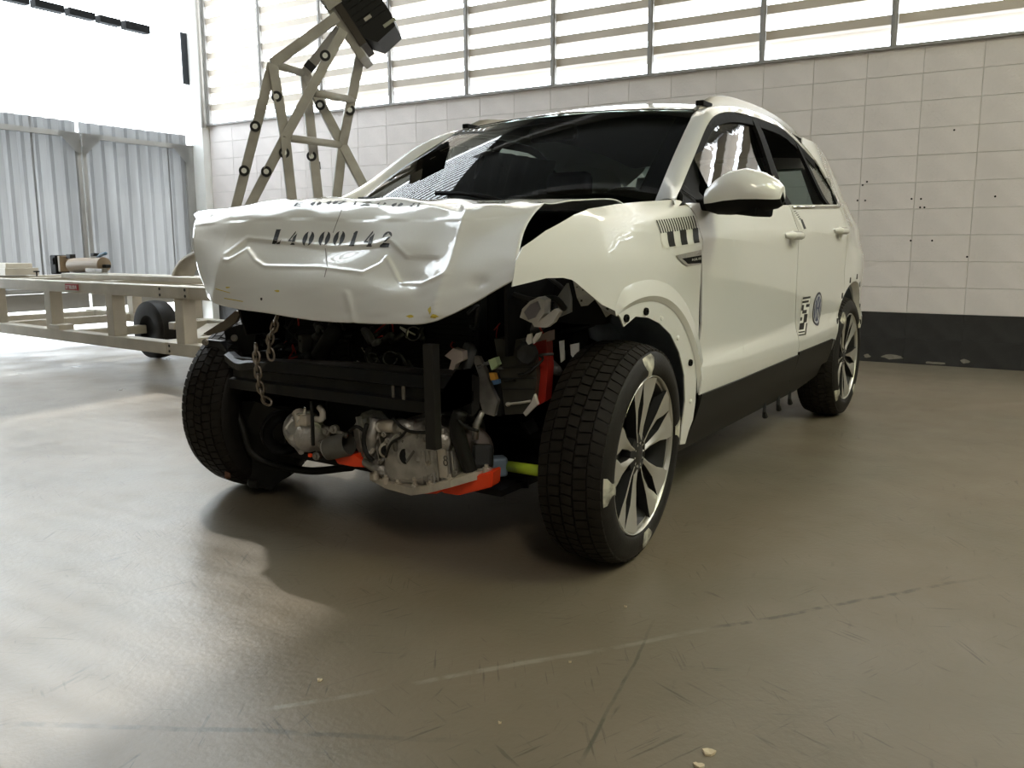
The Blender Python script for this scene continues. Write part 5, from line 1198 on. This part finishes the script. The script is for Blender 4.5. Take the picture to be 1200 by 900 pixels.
bm = bmesh.new(); tube(bm, spline([eng(594, 474, .228), eng(600, 473, .23), eng(610, 472, .232), eng(622, 470, .23)], 4), [.006]*3+[.0035]*10, 8); part('white_cable', bm, M_OFFWHITE, True)
def plate(name, poly, x, th, m, label=None, tilt=V(-1, -.2, 0)):
    bm = bmesh.new(); A = [eng(a, b, x) for a, b in poly]; B = [q_+tilt*th for q_ in A]; k = len(A)
    fs = list(tri2d(poly)); add(bm, A+B, [(j, (j+1) % k, k+(j+1) % k, k+j) for j in range(k)]+[tuple(f) for f in fs]+[tuple(k+i for i in f)[::-1] for f in fs]); return part(name, bm, m, False, label)
plate('red_bracket', [(625, 402), (640, 398), (642, 432), (639, 470), (629, 476), (626, 455), (629, 440), (626, 420)], .19, .05, M_RED)
plate('red_bracket', [(632, 393), (643, 388), (643, 400), (628, 403)], .188, .05, mat('pinkish_primer', (0.30, 0.22, 0.19), 0.6))
plate('silver_bracket', [(553, 417), (561, 418), (569, 434), (575, 452), (583, 470), (579, 488), (566, 484), (562, 470), (561, 440)], .24, .02, M_ALU)
plate('silver_bracket', [(613, 484), (622, 472), (626, 462), (630, 474), (622, 482), (616, 488)], .24, .015, M_OFFWHITE)
plate('connector', [(572, 422), (580, 419), (583, 428), (576, 434)], .26, .03, mat('pale_green_plastic', (0.45, 0.58, 0.33), 0.5))
plate('connector', [(573, 437), (579, 438), (581, 445), (575, 446)], .26, .02, mat('amber_plastic', (0.6, 0.3, 0.05), 0.5))
plate('connector', [(576, 446), (583, 445), (584, 450), (578, 451)], .262, .02, mat('blue_plastic', (0.08, 0.16, 0.30), 0.5))
plate('connector', [(521, 417), (531, 408), (542, 412), (543, 422), (534, 427), (531, 434), (526, 433), (529, 422)], .29, .03, mat('beige_plastic', (0.55, 0.46, 0.40), 0.5))
plate('headlamp_fragment', [(609, 372), (612, 362), (621, 353), (631, 348), (638, 352), (637, 368), (630, 377), (622, 378)], .30, .05, M_OFFWHITE, 'broken white headlamp housing')
plate('headlamp_fragment', [(623, 378), (636, 373), (650, 362), (655, 366), (648, 378), (640, 384), (626, 383)], .29, .03, M_OFFWHITE)
plate('headlamp_fragment', [(614, 366), (621, 357), (630, 353), (633, 362), (627, 372), (619, 375)], .306, .005, mat('dull_mauve_lens', (0.24, 0.22, 0.24), 0.3))
plate('headlamp_fragment', [(618, 392), (622, 391), (623, 402), (619, 404), (616, 399)], .31, .012, M_OFFWHITE)
plate('headlamp_fragment', [(628, 391), (634, 389), (631, 396), (625, 403), (624, 398)], .31, .012, M_OFFWHITE)
plate('wing_stay', [(653, 348), (664, 332), (668, 350), (668, 366), (654, 372)], .18, .02, mat('grey_stay', (0.28, 0.28, 0.26), 0.5))
plate('label_plate', [(668, 404), (678, 402), (678, 412), (672, 420), (669, 416)], .10, .008, M_STICKW)
plate('white_rod', [(655, 400), (660, 399), (661, 422), (657, 425)], .12, .01, M_STICKW)
# lime steering link and blue bracket
bm = bmesh.new(); a = eng(594, 546, .10); b = at(634, 552, y=.62); tube(bm, [a, b], .017, 12); part('steering_link', bm, M_LIME, True)
bm = bmesh.new(); box(bm, eng(584, 546, .12), (0.05, 0.05, 0.06), frame_of((0.6, 0.7, 0)), .008); part('link_bracket', bm, mat('pale_blue_steel', (0.22, 0.29, 0.38), 0.45, metal=0.3))
bm = bmesh.new(); tube(bm, [eng(565, 483, .27), eng(558, 498, .27), eng(557, 515, .27)], [.008, .011, .009], 8); part('silver_stay', bm, M_ALU, True)
# smashed front corner on the far side
plate('torn_corner_bracket', [(238, 391), (262, 376), (276, 364), (282, 366), (276, 378), (262, 388), (243, 393)], .235, .012, mat('bent_tan_steel', (0.20, 0.165, 0.13), 0.4, metal=0.5))
plate('corner_plate', [(240, 398), (258, 400), (266, 412), (268, 440), (274, 452), (264, 456), (252, 448), (248, 424), (243, 412)], .24, .03, mat('dark_corner_steel', (0.035, 0.036, 0.04), 0.35, metal=0.5, var=.5, vscale=20))
plate('corner_plate', [(262, 385), (284, 380), (300, 392), (296, 414), (276, 418), (266, 405)], .20, .05, M_DARK)
for px, py in ((275, 396), (241, 401), (256, 454), (258, 463)):
    bm = bmesh.new(); lathe(bm, [(0.012, 0), (0.012, .006), (.006, .008), (.006, .014), (.0005, .014)], 12, tuple(eng(px, py, .25)), (1, .6, .1)); part('corner_bolt', bm, M_STEEL)
bm = bmesh.new(); tube(bm, spline([eng(266, 455, .24), eng(271, 490, .24), eng(269, 530, .24), eng(267, 548, .24)], 5), .006, 6); part('hanging_strap', bm, M_BLACK)
bm = bmesh.new(); box(bm, eng(267, 555, .24), (0.02, 0.02, 0.035), frame_of((.5, .5, .6)), .004); part('hanging_clip', bm, M_RUST)
bm = bmesh.new(); tube(bm, spline([eng(270, 462, .22), eng(284, 500, .22), eng(300, 535, .20), (0.12, -.42, .12), (0.10, -.20, .16)], 6), .014, 8); part('undertray_rod', bm, M_BLACK, True)
bm = bmesh.new(); P = [[eng(272, 470, .20), eng(300, 470, .20), eng(330, 480, .16)], [eng(280, 520, .20), eng(305, 530, .16), eng(335, 520, .12)], [eng(292, 566, .17), eng(318, 574, .13), eng(350, 545, .08)]]
grid(bm, P); solid(bm, .006); part('splash_shield', bm, M_BLACK)
bm = bmesh.new(); box(bm, eng(297, 567, .18), (0.02, 0.05, 0.03), None, .006); part('shield_tab', bm, M_BLACK)
# duct, hoses and loose wiring in the open bay
bm = bmesh.new(); tube(bm, [eng(372, 418, .22), eng(393, 388, .20), eng(398, 382, .19)], [.026, .03, .022], 12); part('intake_duct', bm, M_BLACK, True)
bm = bmesh.new(); tube(bm, spline([eng(600, 345, .25), eng(625, 352, .25), eng(650, 350, .23), eng(662, 362, .20)], 6), .009, 8); part('hose', bm, M_BLACK, True)
rnd = random.Random(3)
for k in range(46):
    px = rnd.uniform(285, 640); lo = float(np.interp(px, [285, 420, 500, 600, 640], [372, 382, 384, 350, 360])); py = rnd.uniform(lo, 428 if px < 500 else 480); x = rnd.uniform(.12, .22)
    pts = [eng(px, py, x)]; 
    for _ in range(4): pts.append(pts[-1]+V(rnd.uniform(-.03, .03), rnd.uniform(-.05, .05), rnd.uniform(-.045, .04)))
    c = rnd.choice(['black']*7+['grey']*3+['white', 'red'])
    bm = bmesh.new(); tube(bm, spline(pts, 4), rnd.choice([.002, .003]) if c in ('white', 'red') else rnd.choice([.004, .006, .01, .016]), 6); part('hose' if c in ('black', 'grey') else 'wire', bm, M_WIRE[c], True)
for k in range(26):
    px = rnd.uniform(290, 620); lo = float(np.interp(px, [285, 420, 500, 600, 640], [376, 386, 388, 356, 366])); py = rnd.uniform(lo, 425 if px < 500 else 500)
    bm = bmesh.new(); box(bm, eng(px, py, rnd.uniform(.10, .18)), (rnd.uniform(.02, .06), rnd.uniform(.02, .08), rnd.uniform(.02, .07)), frame_of((rnd.uniform(-1, 1), rnd.uniform(-1, 1), rnd.uniform(-.3, .3))), .005); part('crushed_fragment', bm, rnd.choice([M_BLACK, M_DARK, M_DARK, M_GREYPLASTIC]))
for (cx, cy, r) in ((484, 391, 8), (457, 420, 8), (436, 420, 6)):
    bm = bmesh.new(); tube(bm, [eng(cx+r*math.cos(t)*(1 if t < 5 else 1.1), cy+r*math.sin(t), .24) for t in np.linspace(0, 5.6, 22)], .0022, 6); part('wire', bm, M_WIRE['grey'], True)
# sheet behind everything so the bay is closed
bm = bmesh.new(); box(bm, (-0.05, 0, 0.20), (0.5, 1.0, 0.02)); box(bm, (-0.20, 0, 0.27), (0.16, 1.04, 0.22), None, .02); part('subframe', bm, M_DARK)
bm = bmesh.new(); tube(bm, spline([(0.05, -0.5, 0.2), (0.12, -0.3, 0.19), (0.12, 0.3, 0.19), (0.05, 0.5, 0.2)], 5), .02, 8); part('anti_roll_bar', bm, M_DARK, True)

# ---- chain hanging over the beam: a thing of its own, link by link
def chain(pxs_, label):
    pts = spline([at(a, b, x=c) for a, b, c in pxs_], 14); L_ = [0]
    for i in range(1, len(pts)): L_.append(L_[-1]+np.linalg.norm(pts[i]-pts[i-1]))
    root = empty('steel_chain', tuple(pts[0])); tag(root, label, 'chain', 'tow chains at the bumper beam'); n = int(L_[-1]/0.0235)
    for k in range(n):
        s = L_[-1]*(k+.5)/n; i = min(int(np.searchsorted(L_, s)), len(pts)-1); i = max(i, 1); t = (s-L_[i-1])/(L_[i]-L_[i-1]); c = pts[i-1]*(1-t)+pts[i]*t; d = (pts[i]-pts[i-1]); d /= np.linalg.norm(d)
        _, a, b = frame_of(d, FW); w = a if k % 2 else b
        ring = []
        for q_ in range(14):
            th = 2*PI*q_/14; ring.append(c+d*(0.0165*math.cos(th)+0.004*np.sign(math.cos(th)))+w*0.0105*math.sin(th)-V(*root.location))
        bm = bmesh.new(); tube(bm, ring, 0.0042, 6, True); obj('chain_link', bm, mat('dull_chain_steel', (0.26, 0.22, 0.18), 0.4, metal=0.8), root, True)
chain([(325, 370, .375), (321, 385, .375), (316, 402, .372), (318, 420, .372)], 'short rusty chain hanging from under the bonnet lip')
chain([(300, 405, .365), (301, 425, .375), (304, 448, .378), (309, 466, .37), (316, 472, .365)], 'rusty chain looped down over the black bumper beam')

# ================================================================== THE TROLLEY AND ITS TOWER
ca, cb = at(0, 390, z=.2), at(192, 415, z=.2); CD = cb-ca; CD /= np.linalg.norm(CD); CN = V(-CD[1], CD[0], 0)     # CN points away from camera
if CN@(CAM-ca) > 0: CN = -CN
def cp_(a, b, z): return V(*(ca+CD*a+CN*b))*V(1, 1, 0)+V(0, 0, z)
tro = empty('crash_trolley', tuple(cp_(1.5, .7, 0))); tag(tro, 'long beige steel crash-test trolley frame on wheels behind the car', 'trolley')
AXC = (CD, CN, V(0, 0, 1))
def tpart(name, bm, m, smooth=False, parent=None):
    q_ = -V(*tro.location); bmesh.ops.translate(bm, verts=bm.verts, vec=tuple(q_)); return obj(name, bm, m, parent or tro, smooth)
A0, A1, WID = -1.0, 4.15, 1.35
def bx(name, a0, a1, b0, b1, z0, z1, m=M_CART, bev=0.006):
    bm = bmesh.new(); box(bm, cp_((a0+a1)/2, (b0+b1)/2, (z0+z1)/2), (a1-a0, b1-b0, z1-z0), AXC, bev); return tpart(name, bm, m)
for b in (0, WID-0.1):
    bx('top_beam', A0, 2.53, b, b+0.10, 0.585, 0.67); bx('top_beam', 2.545, A1, b, b+0.10, 0.585, 0.67)
    bx('bottom_beam', A0, 2.59, b, b+0.10, 0.20, 0.285); bx('bottom_beam', 2.60, A1, b, b+0.10, 0.20, 0.285)
    for a in (-0.15, 0.87, 1.82, 2.72, 3.7): bx('post', a, a+0.10, b, b+0.10, 0.283, 0.587, M_CART)
    bx('joint_plate', 2.54, 2.90, b-0.008 if b == 0 else b+.1, b if b == 0 else b+.108, 0.587, 0.668)
for a, z in ((2.57, .648), (2.57, .607), (2.87, .648), (2.87, .607), (2.63, .262), (2.63, .225)):
    bm = bmesh.new(); lathe(bm, [(.010, 0), (.010, .003), (.0005, .003)], 8, cp_(a, -0.008 if z > .4 else 0.0, z), tuple(-CN)); tpart('bolt_hole', bm, M_INK)
for a in (-0.9, -0.2, 1.1, 2.4, 3.6, 4.05):
    bx('cross_member', a, a+0.09, 0.10, WID-0.1, 0.21, 0.28); bx('cross_member', a, a+0.09, 0.10, WID-0.1, 0.595, 0.66)
bm = bmesh.new(); bar(bm, cp_(1.5, 1.1, .245), cp_(2.6, .15, .245), .10, .07); tpart('diagonal_brace', bm, M_CART)
bx('deck_rail', 0.55, 2.75, 0.30, 0.36, 0.672, 0.715); bx('deck_rail', 1.8, 4.1, 0.62, 0.68, 0.672, 0.70); bx('deck_rail', 1.8, 4.1, 0.90, 0.96, 0.672, 0.70)
bx('bracket_block', 0.0, 0.16, 0.05, .40, .672, .735) if False else None
bx('small_block', 0.93, 1.10, -0.01, 0.11, 0.283, 0.325); bx('small_block', 1.72, 1.80, 0.55, 0.70, 0.283, 0.34)
# wheels under the trolley
for a, b in ((1.25, 0.80), (3.85, 0.80)):
    bm = bmesh.new(); c = cp_(a, b-.08, .0)+V(0, 0, .245); prof = [(.12, -.08), (.2, -.085), (.235, -.07), (.243, -.03), (.245, 0), (.243, .03), (.235, .07), (.2, .085), (.12, .08)]
    lathe(bm, prof, 40, tuple(c), tuple(CN)); w_ = sharp(tpart('trolley_wheel', bm, M_RUBBER, True), 40)
    bm = bmesh.new(); lathe(bm, [(.001, -.05), (.10, -.055), (.125, -.078)], 24, tuple(c), tuple(CN)); tpart('wheel_disc', bm, M_DARK, True, w_)
    for k in range(26):
        t = 2*PI*k/26; d, e1_, e2_ = frame_of(CN); bm2 = bm if False else None
def deck(px, py, b):
    n = CN; d = n@(ca+CN*b); v = FW+RT*(px-600)/FPX-UP*(py-450)/FPX; t = (d-n@CAM)/(n@v); return CAM+t*v
bm = bmesh.new(); A = spline([deck(200, 325, .95), deck(204, 314, .95), deck(212, 303.5, .95), deck(224, 296, .95), deck(238, 291, .95), deck(256, 291, .95), deck(270, 299, .95), deck(280, 318, .95)], 3)
grid(bm, [A, [q_+CN*.2 for q_ in A]]); solid(bm, .03); tpart('mudguard', bm, M_CART, True)
# sign plate on the front beam
bx('sign_plate', 1.245, 1.445, -0.006, 0.0, 0.605, 0.652, M_REDSIGN, 0.001)
bm = bmesh.new()
for pl in word('ETBUSA', 0, 0, .172, .026, .28):
    add(bm, [cp_(1.259+x, -0.0075, .615-y) for x, y in pl], [(0, 1, 2, 3)])
tpart('sign_lettering', bm, M_STICKW)
# things lying on the deck
r_ = empty('wood_stack_block', tuple(cp_(-0.2, .5, .672)))
ae = float((deck(26, 317, .48)-ca)@CD); ae2 = float((deck(22, 307, .48)-ca)@CD)
bm = bmesh.new(); box(bm, cp_(ae-.3, .48, .705)-V(*r_.location), (.6, .30, .066), AXC, .004); obj('lower_block', bm, M_CART, r_)
bm = bmesh.new(); box(bm, cp_(ae2-.29, .48, .760)-V(*r_.location), (.58, .24, .044), AXC, .004); obj('upper_block', bm, M_CART, r_)
r_.name = 'ballast_block'; tag(r_, 'stepped beige steel ballast block on the trolley at left edge', 'block')
def deck(px, py, b):
    n = CN; d = n@(ca+CN*b); v = FW+RT*(px-600)/FPX-UP*(py-450)/FPX; t = (d-n@CAM)/(n@v); return CAM+t*v
dv = empty('hydraulic_winch', tuple(deck(92, 318, .55)*V(1, 1, 0)+V(0, 0, .672))); tag(dv, 'tan hydraulic winch cylinder with dark mechanism on the trolley deck', 'winch'); q0 = V(*dv.location)
c0_, c1_ = deck(84, 311, .55), deck(122, 310, .55)
def dpart(n, bm, m, sm_=False):
    bmesh.ops.translate(bm, verts=bm.verts, vec=tuple(-q0)); return obj(n, bm, m, dv, sm_)
bm = bmesh.new(); lathe(bm, [(.001, 0), (.05, 0), (.062, .02), (.062, np.linalg.norm(c1_-c0_)), (.001, np.linalg.norm(c1_-c0_)+.01)], 24, tuple(c0_), tuple(c1_-c0_)); dpart('cylinder', bm, mat('tan_cylinder_paint', (0.30, 0.22, 0.14), .45), False)
bm = bmesh.new(); box(bm, deck(70, 310, .55), (.11, .12, .17), AXC, .01); box(bm, deck(66, 306, .52), (.05, .08, .06), AXC, .006); dpart('gear_mechanism', bm, M_DARK)
bm = bmesh.new(); box(bm, deck(77, 309, .55), (.04, .12, .14), AXC, .004); dpart('end_plate', bm, mat('tan_cylinder_paint', (0.4, 0.3, 0.2)))
bm = bmesh.new(); box(bm, deck(113, 317, .52), (.28, .05, .035), AXC, .004); dpart('base_rail', bm, M_STEEL)
bm = bmesh.new(); box(bm, (c0_+c1_)/2*V(1, 1, 0)+V(0, 0, .69), (.45, .12, .036), AXC, .004); dpart('foot', bm, M_STEEL)
for px, py, s_ in ((83, 300.5, .05), (111, 298.5, .035), (125, 312, .035)):
    bm = bmesh.new(); box(bm, deck(px, py, .55), (s_*1.6, .05, s_*.8), AXC, .005); dpart('fitting', bm, M_BLACK)
bm = bmesh.new(); tube(bm, spline([deck(114, 302, .55), deck(119, 298.5, .55), deck(124, 297, .55)], 5), .014, 8); dpart('blue_hose_end', bm, mat('blue_hose', (0.10, 0.19, 0.28), .4), True)
kb = empty('clamp_knob', tuple(deck(43, 321, .33))); tag(kb, 'small black clamp knob on the trolley rail', 'knob')
bm = bmesh.new(); lathe(bm, [(.006, -.02), (.006, .014), (.026, .016), (.026, .026), (.0005, .028)], 14, (0, 0, 0), (0, 0, 1)); obj('knob_head', bm, M_BLACK, kb, True)

# tower of square tube with round targets
tw = empty('lattice_tower'); D1, D2 = 5.66, 6.08
def tn(px, py, d): return at(px, py, d=d)
def foot(p0, p1, z=.672):
    t = (z-p0[2])/(p1[2]-p0[2]); return p0+(p1-p0)*t
N1 = tn(319, 75, D1); N2 = tn(334, 161, D1-.02); NT1 = tn(395, 20, D1+.06); NT2 = tn(402, 36, D1+.06)
M1 = tn(357, 86, D2-.13); M2 = tn(401, 170, D2); MT1 = tn(398, 34, D2-.18); MT2 = tn(425, 50, D2-.12)
legs = [(N1, foot(N1, tn(281, 225, D1))), (N1, N2), (N2, foot(N2, tn(341, 225, D1))), (N2, foot(N2, tn(301, 225, D1))), (N1, NT1), (N2, NT2),
        (M1, foot(M1, tn(372, 225, D2))), (M1, M2), (M2, foot(M2, tn(428, 222, D2))), (M2, foot(M2, tn(395, 225, D2))), (M1, MT1), (M2, MT2)]
cross = [(N1, M1), (N2, M2), (tn(369, 109, D1+.03), tn(413, 117, D2-.06))]
cen = sum(l[1] for l in legs if l[1][2] < .7)/6; tw.location = tuple(cen*V(1, 1, 0)+V(0, 0, .672)); T0 = V(*tw.location)
tag(tw, 'beige steel lattice tower with black and white target stickers behind the bonnet', 'tower')
def wpart(n, bm, m, sm_=False, parent=None):
    bmesh.ops.translate(bm, verts=bm.verts, vec=tuple(-T0)); return obj(n, bm, m, parent or tw, sm_)
hf = V(FW[0], FW[1], 0); hf /= np.linalg.norm(hf)
tubes = []
for a, b in legs:
    bm = bmesh.new(); bar(bm, a, b, .062, .062, tuple(hf+V(.25, -.2, 0)), .004); tubes.append(wpart('tower_tube', bm, M_TOWER))
for a, b in cross:
    bm = bmesh.new(); tube(bm, [a, b], .025, 12); wpart('cross_tube', bm, M_TOWER, True)
for px, py, d, k in ((324, 113, D1, 1), (299, 148, D1, 0), (286, 200, D1, 0), (333, 179, D1, 2), (312, 201, D1, 3), (381, 65, D1+.03, 5), (375, 123, D2-.06, 7), (410, 129, D2, 11), (365, 183, D2, 6)):
    c = tn(px, py, d-(.045 if d < D2-.1 else .075)); bm = bmesh.new(); lathe(bm, [(.0005, 0), (.034, 0), (.034, .004)], 18, tuple(c), tuple(hf)); tg = wpart('target_sticker', bm, M_INK, False, tubes[k])
    bm = bmesh.new(); lathe(bm, [(.0005, 0), (.017, 0), (.017, .003)], 16, tuple(c-hf*.003), tuple(hf)); wpart('target_centre', bm, M_STICKW, False, tubes[k])
for px, py, d, k, e in ((364, 77, D2-.14, 10, MT1-M1), (369, 194, D2, 6, M1-legs[6][1])):
    bm = bmesh.new(); e = e/np.linalg.norm(e); c = tn(px, py, d); bar(bm, c-e*.025, c+e*.025, .068, .068, tuple(hf+V(.25, -.2, 0))); wpart('tape_band', bm, M_INK, False, tubes[k])
# black lamp box clamped to a beige plate at the tower head
lb = empty('flood_light_housing'); hb = tn(420, 14, D1+.25); lb.location = tuple(hb)
tag(lb, 'black ribbed box housing bolted to the head of the lattice tower', 'equipment box')
hr = np.cross(hf, V(0, 0, 1))
ang = math.radians(-57); e1_ = hr*math.cos(ang)+V(0, 0, 1)*math.sin(ang); e2_ = hr*-math.sin(ang)+V(0, 0, 1)*math.cos(ang)
def lpt(n, bm, m): return obj(n, bm, m, lb)
bm = bmesh.new(); box(bm, -e1_*.02-e2_*.135, (.62, .06, .30), (e1_, e2_, hf), .008); lpt('mount_plate', bm, M_TOWER)
bm = bmesh.new(); box(bm, -e1_*.04-e2_*.085, (.54, .05, .34), (e1_, e2_, hf), .004); lpt('gasket', bm, mat('dark_brown_gasket', (.045, .035, .025), .6))
bm = bmesh.new(); P = [(-.36, -.06), (.20, -.06), (.27, .0), (.25, .15), (.17, .17), (-.36, .17)]; k = len(P)
add(bm, [e1_*a+e2_*b-hf*.17 for a, b in P]+[e1_*a+e2_*b+hf*.17 for a, b in P], [(j, (j+1) % k, k+(j+1) % k, k+j) for j in range(k)]+[tuple(range(k))[::-1], tuple(range(k, 2*k))]); lpt('box_body', bm, M_BLACK)
for j in range(12):
    bm = bmesh.new(); box(bm, e1_*(-.33+j*.042)+e2_*.055-hf*.174, (.008, .20, .012), (e1_, e2_, hf)); lpt('cooling_fin', bm, M_BLACK)
bm = bmesh.new(); box(bm, e1_*.12+e2_*.03-hf*.176, (.03, .05, .006), (e1_, e2_, hf)); lpt('name_tag', bm, M_OFFWHITE)
bm = bmesh.new(); box(bm, e1_*.215+e2_*.13-hf*.176, (.02, .09, .01), (e1_, e2_, hf)); lpt('pale_edge', bm, mat('pale_olive', (.35, .36, .28), .5))
bm = bmesh.new(); box(bm, -e1_*.18-e2_*.10-hf*.19, (.26, .10, .012), (e1_, e2_, hf), .003); lpt('clamp_plate', bm, mat('pale_grey_plate', (.40, .38, .33), .5))

# ---- crumbs lying on the floor
for i, (px, py, r, lab) in enumerate(((830, 881, .013, 'largest pale paint flake at the lower right of the floor'), (818, 897, .012, 'pale paint flake at the very bottom edge of the picture'), (375, 797, .006, 'small yellow paint flake on the bright floor'), (586, 847, .004, 'tiny white flake on the floor below the car'), (733, 711, .004, 'tiny white flake near the front wheel'), (668, 776, .003, 'tiny pale flake beside the pale floor line'))):
    c = at(px, py, z=.001); rr_ = random.Random(i+20); n = 9
    pts = [(r*math.cos(2*PI*k/n)*rr_.uniform(.6, 1.2), r*math.sin(2*PI*k/n)*rr_.uniform(.6, 1.2)) for k in range(n)]
    bm = bmesh.new(); tp = [(x, y, .003+.002*math.sin(k)) for k, (x, y) in enumerate(pts)]; bt_ = [(x, y, 0) for x, y in pts]
    add(bm, tp+bt_, [tuple(range(n)), tuple(range(n, 2*n))[::-1]]+[(k, (k+1) % n, n+(k+1) % n, n+k) for k in range(n)])
    o = obj('paint_flake', bm, mat('pale_flake', (.62, .52, .36), .7)); o.location = (c[0], c[1], .0005); tag(o, lab, 'flake', 'paint flakes on the floor')
